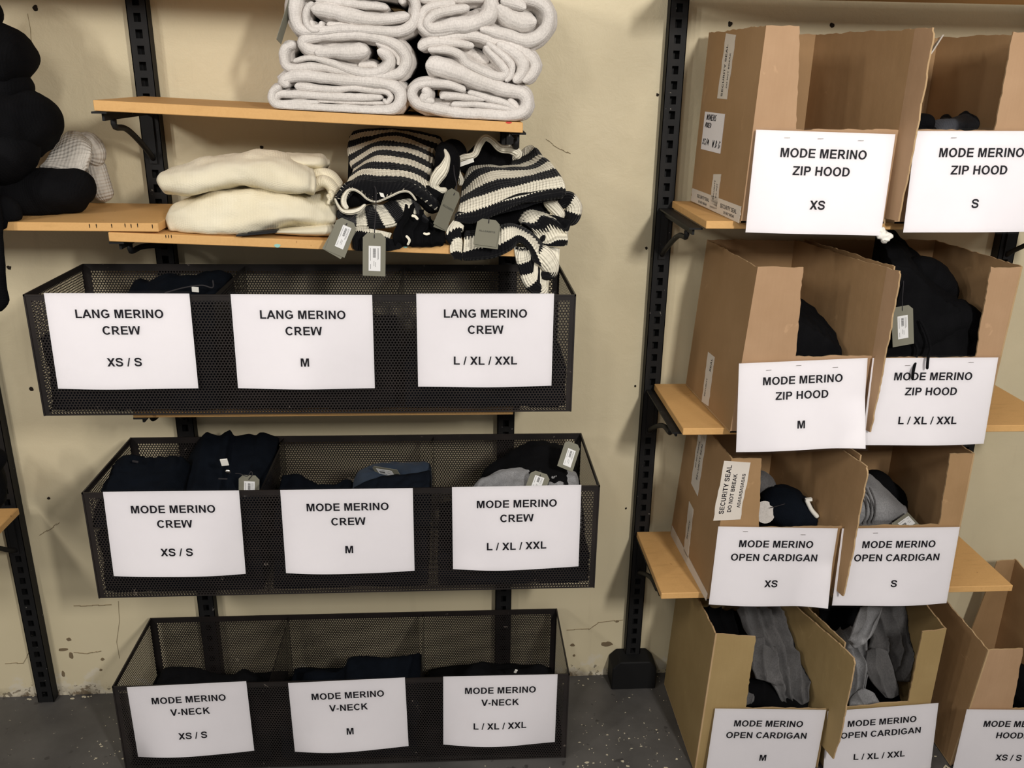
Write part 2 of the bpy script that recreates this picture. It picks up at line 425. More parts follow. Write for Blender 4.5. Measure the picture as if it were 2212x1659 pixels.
M = dict(wall=mat_wall(), floor=mat_floor(), mdf=mat_mdf(), steel=mat_steel(), basket=mat_basket(), perf=mat_perf(),
    card=mat_card('brown_cardboard', lin(160, 128, 91), lin(171, 138, 101)), pink=mat_card('pinkish_cardboard', lin(172, 139, 107), lin(182, 149, 117)),
    yellow=mat_card('yellowish_cardboard', lin(158, 134, 91), lin(169, 145, 101)), torn=mat_card('torn_cardboard', lin(176, 146, 108), lin(196, 168, 130)),
    grey_wool=mat_wool('pale_grey_wool', lin(212, 206, 200), lin(224, 218, 213), .2, 230, 1.2, .22), cream=mat_wool('cream_wool', lin(238, 228, 200), lin(244, 236, 212), .15, 330, .8, 0, 1.2),
    black=mat_wool('black_wool', lin(12, 12, 14), lin(18, 18, 20), .0, 200, 1), navy=mat_wool('navy_wool', lin(11, 15, 22), lin(16, 21, 29), .0, 200, .7),
    blue=mat_wool('slate_blue_wool', lin(44, 54, 68), lin(54, 64, 78), .05, 200, .7),
    smoke=mat_wool('smoke_grey_jersey', lin(66, 68, 74), lin(80, 82, 88), .05, 240, .6, .2),
    marl=mat_wool('grey_marl_jersey', lin(142, 142, 144), lin(160, 160, 162), .1, 240, .6, .4), dmarl=mat_wool('dark_grey_marl_jersey', lin(96, 95, 96), lin(112, 110, 110), .1, 240, .6, .35),
    rib=mat_wool('grey_rib_wool', lin(198, 192, 182), lin(212, 206, 196), .1, 130, .8, .1, 3.0),
    stripe=mat_stripe(), paper=mat_paper(), sleeve=mat_sleeve(), ink=mat_plain('black_ink', lin(24, 22, 30), .6, .2),
    faint=mat_plain('faint_grey_ink', lin(92, 92, 84), .6, .2), print=mat_plain('label_print', lin(88, 88, 88), .6, .2),
    tag=mat_plain('olive_grey_card', lin(124, 122, 108), .6, .25, 0, .06), string=mat_plain('dark_grey_cord', lin(52, 50, 52), .8, .1),
    sticker=mat_plain('white_sticker', lin(226, 226, 226), .5, .3), tape=mat_plain('white_seal_tape', lin(222, 214, 204), .35, .4, 0, .08),
    plastic=mat_plain('white_plastic', lin(236, 234, 226), .4, .4), silver=mat_plain('silver_metal', lin(210, 206, 200), .25, .5, 1),
    hole=mat_plain('dark_hole', lin(44, 38, 32), .9, .1), crack=mat_plain('crack_line', lin(146, 132, 106), .9, .1), chip=mat_plain('bare_plaster', lin(128, 112, 88), .9, .1, 0, .2),
    flake=mat_plain('paint_flake', lin(205, 196, 172), .7, .2, 0, .15), tissue=mat_plain('white_tissue', lin(238, 236, 228), .6, .3), red=mat_plain('red_mark', lin(200, 60, 50), .6, .3),
    mint=mat_plain('mint_mark', lin(150, 200, 190), .6, .3), rubber=mat_plain('black_rubber', lin(24, 24, 25), .7, .2, 0, .2), clear=mat_sleeve(), barrel=mat_plain('black_label', lin(22, 22, 24), .4, .4))

# ------------------------------------------------------------------ room
def wall_y(x): return -0.004 + 0.014*x
bm = bmesh.new()
g = [[bm.verts.new((x, wall_y(x), z)) for x in (-4.0, 4.0)] for z in (-0.02, 2.7)]
gb = [[bm.verts.new((x, wall_y(x)+.12, z)) for x in (-4.0, 4.0)] for z in (-0.02, 2.7)]
bm.faces.new((g[0][0], g[0][1], g[1][1], g[1][0])); bm.faces.new((gb[0][0], gb[1][0], gb[1][1], gb[0][1]))
for a, b in (((0, 0), (0, 1)), ((0, 1), (1, 1)), ((1, 1), (1, 0)), ((1, 0), (0, 0))):
    bm.faces.new((g[a[0]][a[1]], gb[a[0]][a[1]], gb[b[0]][b[1]], g[b[0]][b[1]]))
wall = link('wall_back', bm, M['wall']); wall['kind'] = 'structure'
bm = bmesh.new(); box(bm, -4, 4, -5, .25, -.1, 0)
fl = link('floor', bm, M['floor']); fl['kind'] = 'structure'

def wat(px, py):
    p = at(px, py, y=0.0); return at(px, py, y=wall_y(p.x))
def blotch(px, py, rx, rz, mat, name, seed, proud=.0012):
    c = wat(px, py); bm = bmesh.new(); vs = []; K = 18
    for k in range(K):
        a = 2*PI*k/K; w = 1 + .45*noise.noise(Vector((math.cos(a)*1.3+seed, math.sin(a)*1.3, seed*.7)))
        vs.append(Vector((c.x+math.cos(a)*rx*w, 0, c.z+math.sin(a)*rz*w)))
    fr = [bm.verts.new((v.x, wall_y(v.x)-proud, v.z)) for v in vs]; bk = [bm.verts.new((v.x, wall_y(v.x)+.002, v.z)) for v in vs]
    bm.faces.new(fr)
    for k in range(K): bm.faces.new((fr[k], fr[(k+1) % K], bk[(k+1) % K], bk[k]))
    return link(name, bm, mat, wall)
for k, (px, py, r) in enumerate([(77, 18, .006), (20, 578, .005), (68, 840, .005), (105, 1076, .0038), (1420, 205, .0035), (1396, 536, .0038), (1372, 834, .003), (1352, 1098, .003), (1577, 52, .0055), (1797, 55, .006), (565, 318, .004)]):
    blotch(px, py, r, r, M['hole'], 'screw_hole', k*3.1)
for k, (px, py, rx, rz) in enumerate([(149, 1381, .006, .006), (136, 1403, .013, .005), (153, 1416, .006, .011), (218, 1447, .004, .004), (137, 1455, .004, .011), (1310, 1391, .018, .008), (1237, 1393, .007, .005), (1240, 1416, .004, .004), (1333, 1342, .005, .004), (222, 1424, .005, .005)]):
    blotch(px, py, rx, rz, M['chip'], 'plaster_chip', 40+k*2.3)
def crack(pts, r=.0009):
    bm = bmesh.new(); P = [wat(*p) for p in pts]
    for a, b in zip(P, P[1:]):
        for k in range(3):
            q = a.lerp(b, (k+.5)/3) + Vector((0, -.0005, random.uniform(-.002, .002)))
            d = (b-a).normalized()*((b-a).length/6*1.1); obox(bm, q, d, Vector((0, .0012, 0)), Vector((0, 0, r*random.uniform(.5, 1.1))))
    return link('plaster_crack', bm, M['crack'], wall)
crack([(1180, 300), (1195, 312), (1212, 322), (1232, 332)])
crack([(1225, 1361), (1272, 1359), (1292, 1345), (1345, 1338)], .0012)
crack([(160, 1309), (200, 1308), (240, 1306)]); crack([(12, 1434), (50, 1432), (62, 1410)]); crack([(160, 1410), (190, 1412), (218, 1405)])
crack([(256, 1300), (258, 1340), (252, 1385), (258, 1420)], .0014); crack([(86, 1156), (110, 1142), (128, 1128)])
crack([(60, 30), (66, 60), (68, 90)], .0015)

# ------------------------------------------------------------------ slotted posts, brackets, shelves
def post(x0, x1, label, foot=False, z1=2.55, slot_off=0.0):
    xm = (x0+x1)/2; yw = wall_y(xm)-.002; yf = yw-.030
    root = thing('slotted_post', label, 'shelf upright', 'slotted shelf uprights on the wall')
    bm = bmesh.new(); sw, sh, pit = .0155, .019, .0345
    hx0, hx1 = xm-sw/2, xm+sw/2
    def q(xa, xb, za, zb, y=yf): bm.faces.new([bm.verts.new(c) for c in ((xa, y, za), (xb, y, za), (xb, y, zb), (xa, y, zb))])
    zs = .10 if foot else .02
    q(x0, hx0, .002, z1); q(hx1, x1, .002, z1); z = zs; q(hx0, hx1, .002, z)
    while z+pit < z1:
        q(hx0, hx1, z+sh, z+pit)
        for xa in (hx0, hx1):                                     # slot walls
            bm.faces.new([bm.verts.new(c) for c in ((xa, yf, z), (xa, yf+.004, z), (xa, yf+.004, z+sh), (xa, yf, z+sh))])
        for za in (z, z+sh):
            bm.faces.new([bm.verts.new(c) for c in ((hx0, yf, za), (hx0, yf+.004, za), (hx1, yf+.004, za), (hx1, yf, za))])
        z += pit
    q(hx0, hx1, z, z1)
    box(bm, x0, x0+.002, yf, yw, .002, z1); box(bm, x1-.002, x1, yf, yw, .002, z1); box(bm, x0+.002, x1-.002, yw-.003, yw, .002, z1)
    link('channel', bm, M['steel'], root)
    if foot:
        bm = bmesh.new(); a, b = xm-.067, xm+.067; c = .022; zt = .098
        pr = [(a, .001), (b, .001), (b, zt-c), (b-c, zt), (a+c, zt), (a, zt-c)]
        F = [bm.verts.new((x, yf-.042, z)) for x, z in pr]; B = [bm.verts.new((x, yw, z)) for x, z in pr]
        bm.faces.new(F); bm.faces.new(B[::-1])
        for k in range(6): bm.faces.new((F[k], F[(k+1) % 6], B[(k+1) % 6], B[k]))
        bevelled(bm, .003); link('foot', bm, M['rubber'], root)
    return settle(root)
post(-1.218, -1.173, 'black slotted steel upright beyond the dark sweaters, farthest from the cartons')
post(-.733, -.688, 'black slotted steel upright behind the cream sweaters')
post(.114, .160, 'black slotted steel upright mostly hidden behind the three metal baskets')
post(.510, .5545, 'black slotted steel upright with a chunky black foot between baskets and cartons', True)
post(1.438, 1.484, 'black slotted steel upright hidden behind the hanging hoodie carton')

def bracket(x, z, ln, label, k=1.0):
    """Steel arm under a board whose underside is at z."""
    yw = wall_y(x)-.034
    root = thing('shelf_bracket', label, 'shelf bracket', 'black steel shelf brackets')
    bm = bmesh.new(); z -= .001
    box(bm, x-.015, x+.015, yw-ln, yw, z-.004, z); box(bm, x-.0025, x+.0025, yw-ln+.02, yw, z-.019, z-.004)
    box(bm, x-.009, x+.009, yw-.004, yw+.0005, z-.13*k, z-.004); link('arm', bm, M['steel'], root)
    bm = bmesh.new(); y0 = yw-ln+.075
    tube(bm, [Vector((x, y0, z-.018)), Vector((x, y0+.004, z-.034)), Vector((x, y0+.06, z-.034-.006*k)), Vector((x, y0+.115, z-.034-.026*k)), Vector((x, yw-.035, z-.034-.064*k)), Vector((x, yw-.002, z-.034-.084*k))], .0065, 1, 26, 8, 0, capr=0)
    link('brace', bm, M['steel'], root)
    return settle(root)
def board(name, x0, x1, y0, y1, za, zb, th, label, extra=None):
    bm = bmesh.new()
    vs = [bm.verts.new((x, y, z)) for x, zt in ((x0, za), (x1, zb)) for y in (y0, y1) for z in (zt-th, zt)]
    for idx in ((0,1,3,2),(4,6,7,5),(0,4,5,1),(2,3,7,6),(0,2,6,4),(1,5,7,3)): bm.faces.new([vs[i] for i in idx])
    bevelled(bm, .0012)
    o = link(name, bm, M['mdf']); return tag(o, label, 'shelf', 'raw fibreboard shelves')
YB = -.046
board('shelf_board', -.717, .1438, -.352, YB, 1.6891, 1.6564, .0205, 'raw fibreboard shelf carrying the pale grey folded sweaters')
board('shelf_board.001', -.7228, .1335, -.352, YB, 1.4254, 1.3954, .019, 'raw fibreboard shelf under the cream and striped knitwear')
board('shelf_board.002', -.723, .134, -.352, YB, 1.0272, 1.0272, .019, 'raw fibreboard shelf showing only as a strip under the highest metal basket')
board('shelf_board.003', -1.75, -.619, -.350, -.062, 1.4478, 1.4445, .018, 'raw fibreboard shelf under the pile of black sweaters, overlapping its neighbour')
board('shelf_board.004', -1.95, -1.157, -.345, -.075, .645, .645, .018, 'low raw fibreboard shelf end at the frame edge under a dark grey garment')
board('shelf_board.005', .5477, 1.47, -.352, -.036, 1.4562, 1.4562, .017, 'raw fibreboard shelf under the highest pair of cartons')
board('shelf_board.006', .5361, 1.475, -.352, -.036, .9691, .9691, .017, 'raw fibreboard shelf under the carton with the hanging tag')
board('shelf_board.007', .517, 1.4418, -.352, -.036, .5197, .5197, .017, 'lowest raw fibreboard shelf, under the open cardigan XS and S cartons')
for x, z, ln, lb in [(-.71, 1.668, .30, 'black bracket with curved brace under the bare end of the grey sweater shelf'),
    (.137, 1.636, .30, 'black bracket over the striped sweaters, under the grey sweater shelf'),
    (-.71, 1.405, .30, 'black bracket under the cream sweater shelf beside the overlapping boards'), (.137, 1.3755, .27, 'black bracket just above the striped sleeve hanging into the basket'),
    (-.71, 1.0075, .30, 'small black bracket end below the highest basket, under XS / S'), (.137, 1.0075, .27, 'black bracket below the highest basket, near its L / XL / XXL sign'),
    (-.71, .583, .26, 'black bracket holding up the middle basket behind its XS / S sign'), (.137, .583, .26, 'black bracket holding up the middle basket behind its L / XL / XXL sign'),
    (-1.196, 1.428, .28, 'black bracket under the black sweater pile'), (-1.196, .6265, .28, 'black bracket with thin brace under the low shelf end'),
    (.532, 1.4385, .30, 'black bracket beside the carton with the handwritten label'), (.532, .9515, .30, 'black bracket under the shelf of the zip hood M carton'),
    (.532, .502, .30, 'black bracket under the shelf of the open cardigan XS carton'),
    (1.46, 1.4385, .30, 'black bracket partly seen above the hanging hoodie carton'), (1.46, .9515, .30, 'black bracket under the wide end of the hanging hoodie shelf'), (1.425, .502, .28, 'black bracket under the wide end of the lowest shelf')]:
    bracket(x, z, ln, lb, .35 if 1.3 < z < 1.41 else .5 if z == 1.636 else 1.0)
# shelf above the frame that shades the top of the wall
board('shelf_board.008', -1.75, .19, -.352, YB, 1.985, 1.925, .02, 'raw fibreboard shelf above the pale grey sweaters')
board('shelf_board.009', .5, 1.9, -.352, YB, 1.945, 1.945, .02, 'raw fibreboard shelf above the highest cartons')
# small stains on board edges
def edge_mark(px, py, y, rx, rz, mat, par):
    c = at(px, py, y=y); bm = bmesh.new()
    vs = [bm.verts.new((c.x+math.cos(a)*rx*(1+.2*math.sin(3*a)), y, c.z+math.sin(a)*rz)) for a in [2*PI*k/14 for k in range(14)]]
    bm.faces.new(vs); r = bmesh.ops.extrude_face_region(bm, geom=bm.faces[:]); bmesh.ops.translate(bm, vec=(0, .002, 0), verts=[v for v in r['geom'] if isinstance(v, bmesh.types.BMVert)])
    return link('paint_mark', bm, mat, bpy.data.objects[par])
edge_mark(599, 531, -.3528, .0065, .0038, M['mint'], 'shelf_board.001'); edge_mark(876, 533, -.3528, .005, .003, M['mint'], 'shelf_board.001'); edge_mark(1099, 265, -.3528, .006, .002, M['red'], 'shelf_board')

for px in (193, 208, 241, 270, 283, 297, 329): edge_mark(px, 487+(px % 3), -.3508, .0008, .0045, M['hole'], 'shelf_board.003').name = 'pencil_mark'
for px in (358, 364, 370): edge_mark(px, 511, -.3528, .0007, .0035, M['hole'], 'shelf_board.001').name = 'pencil_mark'

# ------------------------------------------------------------------ perforated baskets
BL, BH = 1.1602, .2715
def sheet(name, o, du, dv, U, V, mt, mb, ms, root):
    """A perforated sheet from corner o, size U x V along du, dv; solid margins top, bottom and sides."""
    bm = bmesh.new(); uvl = bm.loops.layers.uv.verify()
    us = [0, ms, U-ms, U]; vs = [0, mb, V-mt, V]
    G = [[bm.verts.new(o+du*u+dv*v) for u in us] for v in vs]
    for j in range(3):
        for i in range(3):
            f = bm.faces.new((G[j][i], G[j][i+1], G[j+1][i+1], G[j+1][i])); f.material_index = 0 if (i == 1 and j == 1) else 1
            for lp, (b, a) in zip(f.loops, ((j, i), (j, i+1), (j+1, i+1), (j+1, i))): lp[uvl].uv = (us[a], vs[b])
    return link(name, bm, [M['perf'], M['basket']], root)
def basket(x0, yb, z0, BD, label):
    root = thing('wire_basket', label, 'basket', 'perforated black metal baskets'); x1, yf, z1 = x0+BL, yb-BD, z0+BH
    X, Y, Z = Vector((1, 0, 0)), Vector((0, 1, 0)), Vector((0, 0, 1))
    sheet('front_panel', Vector((x0, yf, z0)), X, Z, BL, BH, .013, .004, .012, root)
    sheet('back_panel', Vector((x0, yb, z0)), X, Z, BL, BH, .016, .004, .016, root)
    for x in (x0, x1): sheet('side_panel', Vector((x, yf, z0)), Y, Z, BD, BH, .014, .004, .012, root)
    sheet('bottom_panel', Vector((x0, yf, z0+.001)), X, Y, BL, BD, .004, .004, .004, root)
    for k in (1, 2): sheet('divider', Vector((x0+BL*k/3, yf+.002, z0+.003)), Y, Z, BD-.004, BH-.006, .008, .003, .006, root)
    bm = bmesh.new(); t = .0016
    for (a, b) in (((x0, yf), (x1, yf)), ((x0, yb), (x1, yb)), ((x0, yf), (x0, yb)), ((x1, yf), (x1, yb))):
        box(bm, min(a[0], b[0])-t, max(a[0], b[0])+t, min(a[1], b[1])-t, max(a[1], b[1])+t, z1-.003, z1+.001)
    for x in (x0, x1):
        for y in (yf, yb): box(bm, x-t, x+t, y-t, y+t, z0, z1-.003)
    link('rim', bm, M['basket'], root)
    return settle(root)
BX = [(-.8979, -.0748, 1.0285, .3124), (-.8291, -.1093, .5855, .3124), (-.8678, -.0475, .004, .2955)]
for b, lb in zip(BX, ['perforated black metal basket on the shelf under the striped knitwear, highest of three', 'perforated black metal basket with navy collars poking out, middle of three', 'perforated black metal basket standing on the floor, v-neck signs on its front']):
    basket(*b, lb)

def contain(o, lim, skip=('cord', 'care_label', 'zip_pull')):
    """Press cloth against the inside of its container: lim(y) -> (x0, x1, y0, y1, z0)."""
    for c in [o] + list(o.children_recursive):
        if c.type != 'MESH' or c.name.split('.')[0] in skip: continue
        off = Vector(c.location) + (Vector(c.parent.location) if c.parent else Vector())
        for v in c.data.vertices:
            p = v.co + off; x0, x1, y0, y1, z0 = lim(p.y)
            p.x = min(max(p.x, x0), x1); p.y = min(max(p.y, y0), y1); p.z = max(p.z, z0); v.co = p - off
def in_basket(i, k):
    bx, by, bz, bd = BX[i]; g = .004
    return lambda y: (bx+BL*k/3+g, bx+BL*(k+1)/3-g, by-bd+g, by-g, bz+hs[i][k]+.014)
hs = [[.17, .15, .12], [.16, .15, .10], [.10, .115, .10]]

# ------------------------------------------------------------------ lettering
AW = dict(zip('ABCDEFGHIJKLMNOPQRSTUVWXYZ', [.722,.722,.722,.722,.667,.611,.778,.722,.278,.556,.722,.611,.833,.722,.778,.667,.778,.722,.667,.611,.722,.667,.944,.667,.667,.611]))
AW.update({' ': .278, '/': .278, '-': .333, '.': .278})
_txt = {}
def _arc(cx, cy, ox, oy, ix, iy, a0, a1, n=22):
    out = []
    for k in range(n):
        t0, t1 = math.radians(a0+(a1-a0)*k/n), math.radians(a0+(a1-a0)*(k+1)/n)
        out.append([(cx+ox*math.cos(t0), cy+oy*math.sin(t0)), (cx+ox*math.cos(t1), cy+oy*math.sin(t1)), (cx+ix*math.cos(t1), cy+iy*math.sin(t1)), (cx+ix*math.cos(t0), cy+iy*math.sin(t0))])
    return out
def _r(x0, x1, y0, y1): return [(x0, y0), (x1, y0), (x1, y1), (x0, y1)]
def _mir(p, w): return [(w-x, y) for x, y in p][::-1]
def _stroke(pts, w, n=30):
    P = spline([Vector((x, y, 0)) for x, y in pts], n); o = []; L = []
    for i, p in enumerate(P):
        t = (P[min(i+1, n)]-P[max(i-1, 0)]).normalized(); q = Vector((-t.y, t.x, 0))*w/2; L.append((p+q, p-q))
    for (a, b), (c, d) in zip(L, L[1:]): o.append([(a.x, a.y), (b.x, b.y), (d.x, d.y), (c.x, c.y)])
    return o
def _P(w=0): return [_r(.073, .218, 0, .716), _r(.218, .39, .594, .716), _r(.218, .39, .265, .387)] + _arc(.39, .4905, .235, .2255, .085, .1035, -90, 90)
GL = {
 'A': [[(0, 0), (.153, 0), (.436, .716), (.284, .716)], _mir([(0, 0), (.153, 0), (.436, .716), (.284, .716)], .722), _r(.19, .53, .163, .284)],
 'B': [_r(.073, .218, 0, .716), _r(.218, .40, .594, .716), _r(.218, .42, .312, .424), _r(.218, .42, 0, .122)] + _arc(.40, .533, .22, .183, .08, .065, -80, 90) + _arc(.42, .208, .24, .208, .095, .09, -90, 90),
 'C': _arc(.385, .358, .338, .37, .19, .247, 38, 322, 34), 'O': _arc(.389, .358, .345, .37, .197, .247, 0, 360, 40),
 'G': _arc(.395, .358, .345, .37, .197, .247, 38, 318, 34) + [_r(.40, .705, .262, .384), _r(.565, .705, .09, .30)],
 'D': [_r(.073, .218, 0, .716), _r(.218, .33, .594, .716), _r(.218, .33, 0, .122)] + _arc(.33, .358, .347, .358, .197, .236, -90, 90),
 'E': [_r(.073, .218, 0, .716), _r(.218, .62, 0, .122), _r(.218, .59, .30, .42), _r(.218, .61, .594, .716)],
 'F': [_r(.073, .218, 0, .716), _r(.218, .55, .29, .41), _r(.218, .57, .594, .716)],
 'H': [_r(.073, .218, 0, .716), _r(.504, .649, 0, .716), _r(.218, .504, .30, .424)], 'I': [_r(.067, .212, 0, .716)],
 'K': [_r(.073, .218, 0, .716), [(.218, .24), (.218, .43), (.50, .716), (.69, .716)], [(.30, .36), (.405, .47), (.72, 0), (.54, 0)]],
 'L': [_r(.076, .221, 0, .716), _r(.221, .58, 0, .122)],
 'M': [_r(.073, .207, 0, .716), _r(.626, .76, 0, .716), [(.20, .716), (.289, .716), (.482, 0), (.350, 0), (.20, .56)], _mir([(.20, .716), (.289, .716), (.482, 0), (.350, 0), (.20, .56)], .833)],
 'N': [_r(.073, .207, 0, .716), _r(.515, .649, 0, .716), [(.20, .716), (.214, .716), (.522, .215), (.522, 0), (.508, 0), (.20, .50)]],
 'P': _P(), 'R': _P() + [[(.30, .29), (.455, .30), (.71, 0), (.535, 0)]],
 'S': _stroke([(.565, .50), (.53, .60), (.43, .655), (.33, .662), (.20, .645), (.125, .57), (.125, .49), (.20, .42), (.34, .375), (.48, .33), (.55, .25), (.545, .15), (.46, .075), (.33, .052), (.20, .072), (.125, .14), (.10, .235)], .135, 40),
 'T': [_r(.233, .378, 0, .6), _r(.02, .591, .594, .716)],
 'U': [_r(.073, .218, .27, .716), _r(.504, .649, .27, .716)] + _arc(.361, .27, .288, .282, .143, .157, 180, 360),
 'V': [[(0, .716), (.155, .716), (.41, 0), (.256, 0)], _mir([(0, .716), (.155, .716), (.41, 0), (.256, 0)], .667)],
 'W': [[(0, .716), (.15, .716), (.29, 0), (.14, 0)], [(.394, .716), (.50, .716), (.29, 0), (.16, 0)], [(.55, .716), (.444, .716), (.654, 0), (.784, 0)], [(.944, .716), (.794, .716), (.654, 0), (.804, 0)]],
 'X': [[(.01, .716), (.185, .716), (.657, 0), (.48, 0)], [(.657, .716), (.482, .716), (.01, 0), (.187, 0)]],
 'Y': [[(0, .716), (.17, .716), (.406, .34), (.261, .27)], _mir([(0, .716), (.17, .716), (.406, .34), (.261, .27)], .667), _r(.261, .406, 0, .33)],
 'Z': [_r(.03, .58, .594, .716), _r(.02, .585, 0, .122), [(.40, .60), (.575, .60), (.20, .115), (.025, .115)]],
 '/': [[(0, -.012), (.1, -.012), (.278, .728), (.178, .728)]], '-': [_r(.055, .278, .19, .315)], '.': [_r(.07, .208, 0, .138)], ' ': []}
def text2d(s, bold=0):
    """A line of sans-serif bold capitals as (verts, faces): em height 1, centred."""
    if s in _txt: return _txt[s]
    verts, faces = [], []; x = -sum(AW[c] for c in s)/2
    for c in s:
        for pg in GL[c]:
            b = len(verts); verts += [(x+p, q) for p, q in pg]; faces.append(tuple(range(b, b+len(pg))))
        x += AW[c]
    _txt[s] = (verts, faces); return verts, faces
def flat_text(name, s, c, ux, uy, em, mat, parent, bold=.022, lift=.0006, slant=0, sx=1.0):
    """Lettering laid on a flat surface: centre c, directions ux (along) and uy (up)."""
    v, f = text2d(s, bold); n = ux.cross(uy).normalized(); bm = bmesh.new()
    vs = [bm.verts.new(c + ux*((a*sx+slant*b)*em) + uy*((b-.36)*em) + n*lift) for a, b in v]
    for q in f:
        try: bm.faces.new([vs[i] for i in q])
        except ValueError: pass
    return link(name, bm, mat, parent)

EM = .0258
def sign(quad, y, lines, label, lean=.008, bow=.012, em=EM, staples=0, width=.297, anchor='mid', dog=0):
    """A printed A4 sheet in a clear sleeve; quad = its top corners in the photograph, y = the plane it hangs on."""
    a, b = at(*quad[0], y=y), at(*quad[1], y=y); u = (b-a).normalized()
    if anchor == 'mid': o = (a+b)/2 - u*width/2
    elif anchor == 'right': o = b - u*width
    else: o = a.copy()
    H = .210; dn = Vector((0, -lean, 0)) + (Vector((0, 0, -1)) - u*(-u.z)).normalized()*math.sqrt(H*H-lean*lean); dn = dn/H
    nr = u.cross(-dn).normalized()
    def P(s, t, off=0.0):
        s1 = s/width; t1 = t/H
        bend = bow*math.sin(PI*min(1, max(0, s1)))*max(0, t1)**1.6 + .0016*math.sin(7*s1+o.x*30)*t1
        if dog: bend += dog*max(0, (s1-.72)/.28)**1.5*max(0, (t1-.45)/.55)
        return o + u*s + dn*t + nr*(bend+off)
    root = thing('paper_sign', label, 'sign', 'printed size signs')
    def grid(name, s0, s1, t0, t1, off, mat, th):
        bm = bmesh.new(); n, mm = 24, 18
        A = [[bm.verts.new(P(s0+(s1-s0)*i/n, t0+(t1-t0)*j/mm, off)) for i in range(n+1)] for j in range(mm+1)]
        for j in range(mm):
            for i in range(n): bm.faces.new((A[j][i], A[j+1][i], A[j+1][i+1], A[j][i+1])).smooth = True
        if th:
            B = [[bm.verts.new(P(s0+(s1-s0)*i/n, t0+(t1-t0)*j/mm, off-th)) for i in range(n+1)] for j in range(mm+1)]
            for j in range(mm):
                for i in range(n): bm.faces.new((B[j][i], B[j][i+1], B[j+1][i+1], B[j+1][i])).smooth = True
            cp = lambda v: bm.verts.new(v.co)
            for i in range(n):
                for j in (0, mm): bm.faces.new([cp(v) for v in (A[j][i], A[j][i+1], B[j][i+1], B[j][i])])
            for j in range(mm):
                for i in (0, n): bm.faces.new([cp(v) for v in (A[j][i], B[j][i], B[j+1][i], A[j+1][i])])
        return link(name, bm, mat, root, nrm=bool(th))
    pap = grid('paper', 0, width, 0, H, .001, M['paper'], .0004)
    for s, v, *dx in lines:
        bm = bmesh.new(); vv, ff = text2d(s); vs = [bm.verts.new(P(width/2+(dx[0] if dx else 0)+p*em, v*H-(q-.36)*em, .0018)) for p, q in vv]
        for q in ff:
            bm.faces.new([vs[i] for i in q])
        link('lettering', bm, M['ink'], pap)
    grid('plastic_sleeve', -.004, width+.004, -.006, H+.004, .0030, M['sleeve'], 0)
    for k in range(staples):
        c = P(width*(.25+.5*k/max(1, staples-1)+.04*math.sin(5*k+o.x*9)), .014+.004*math.sin(3*k+o.z*40), .0034); bm = bmesh.new()
        obox(bm, c, u*.006, dn*.0005, nr*.0004); link('staple', bm, M['silver'], root)
    return settle(root)
V3 = (.208, .378, .71)
def L3(a, b, c): return [(a, V3[0]), (b, V3[1]), (c, V3[2])]
SZ = ['XS / S', 'M', 'L / XL / XXL']
BQ = [[((93, 633), (411, 634)), ((498, 635), (804, 637)), ((901, 634), (1195, 634))], [((223, 1062), (516, 1059)), ((605, 1058), (892, 1054)), ((978, 1052), (1254, 1047))], [((273, 1484), (533, 1471)), ((623, 1475), (874, 1463)), ((958, 1461), (1204, 1456))]]
BT = [('LANG MERINO', 'CREW'), ('MODE MERINO', 'CREW'), ('MODE MERINO', 'V-NECK')]; BN = ['crew {} on the highest metal basket', 'crew {} on the middle metal basket', 'v-neck {} on the floor-standing metal basket']
for i in range(3):
    for k in range(3):
        sign(BQ[i][k], BX[i][1]-BX[i][3]-.0035, L3(*BT[i], SZ[k]), 'white printed sign for ' + BN[i].format(SZ[k]), lean=(.006, .007, .010)[i], bow=(.006, .012, .012)[i])
for q, y, ln, lb, kw in [(((1632, 280), (1935, 290)), -.393, ('MODE MERINO', 'ZIP HOOD', 'XS'), 'zip hood XS on the carton with the handwritten label', dict(lean=.012, bow=.004, staples=3)),
    (((1978, 283), (2260, 283)), -.393, ('MODE MERINO', 'ZIP HOOD', 'S'), 'zip hood S on the carton at the frame edge', dict(lean=.012, bow=.004, staples=1, anchor='left')),
    (((1597, 785), (1873, 773)), -.392, ('MODE MERINO', 'ZIP HOOD', 'M'), 'zip hood M on the carton below the XS one', dict(lean=.02, bow=.010, staples=3, dog=.02)),
    (((1902, 773), (2156, 772)), -.392, ('MODE MERINO', 'ZIP HOOD', 'L / XL / XXL'), 'zip hood L / XL / XXL under the hanging hoodie cords', dict(lean=.014, bow=.006, staples=2, anchor='right')),
    (((1549, 1137), (1812, 1141)), -.397, ('MODE MERINO', 'OPEN CARDIGAN', 'XS'), 'open cardigan XS on the taped carton', dict(lean=.012, bow=.008, staples=2, dog=.015)),
    (((1844, 1141), (2073, 1138)), -.397, ('MODE MERINO', 'OPEN CARDIGAN', 'S'), 'open cardigan S on a shelved carton', dict(lean=.012, bow=.008, staples=1, anchor='right')),
    (((1543, 1530), (1786, 1533)), -.417, ('MODE MERINO', 'OPEN CARDIGAN', 'M'), 'open cardigan M on a carton standing on the floor', dict(lean=.01, bow=.004)),
    (((1830, 1533), (2027, 1518)), -.417, ('MODE MERINO', 'OPEN CARDIGAN', 'L / XL / XXL'), 'open cardigan L / XL / XXL on a carton standing on the floor', dict(lean=.01, bow=.004, anchor='right')),
    (((2088, 1532), (2240, 1533)), -.427, ('MODE MERINO', 'HOODIE', 'XS / S'), 'XS / S hoodie cut off by the frame edge', dict(lean=.01, bow=.004, anchor='left'))]:
    sign(q, y, L3(*ln), 'white printed sign for ' + lb, **kw)

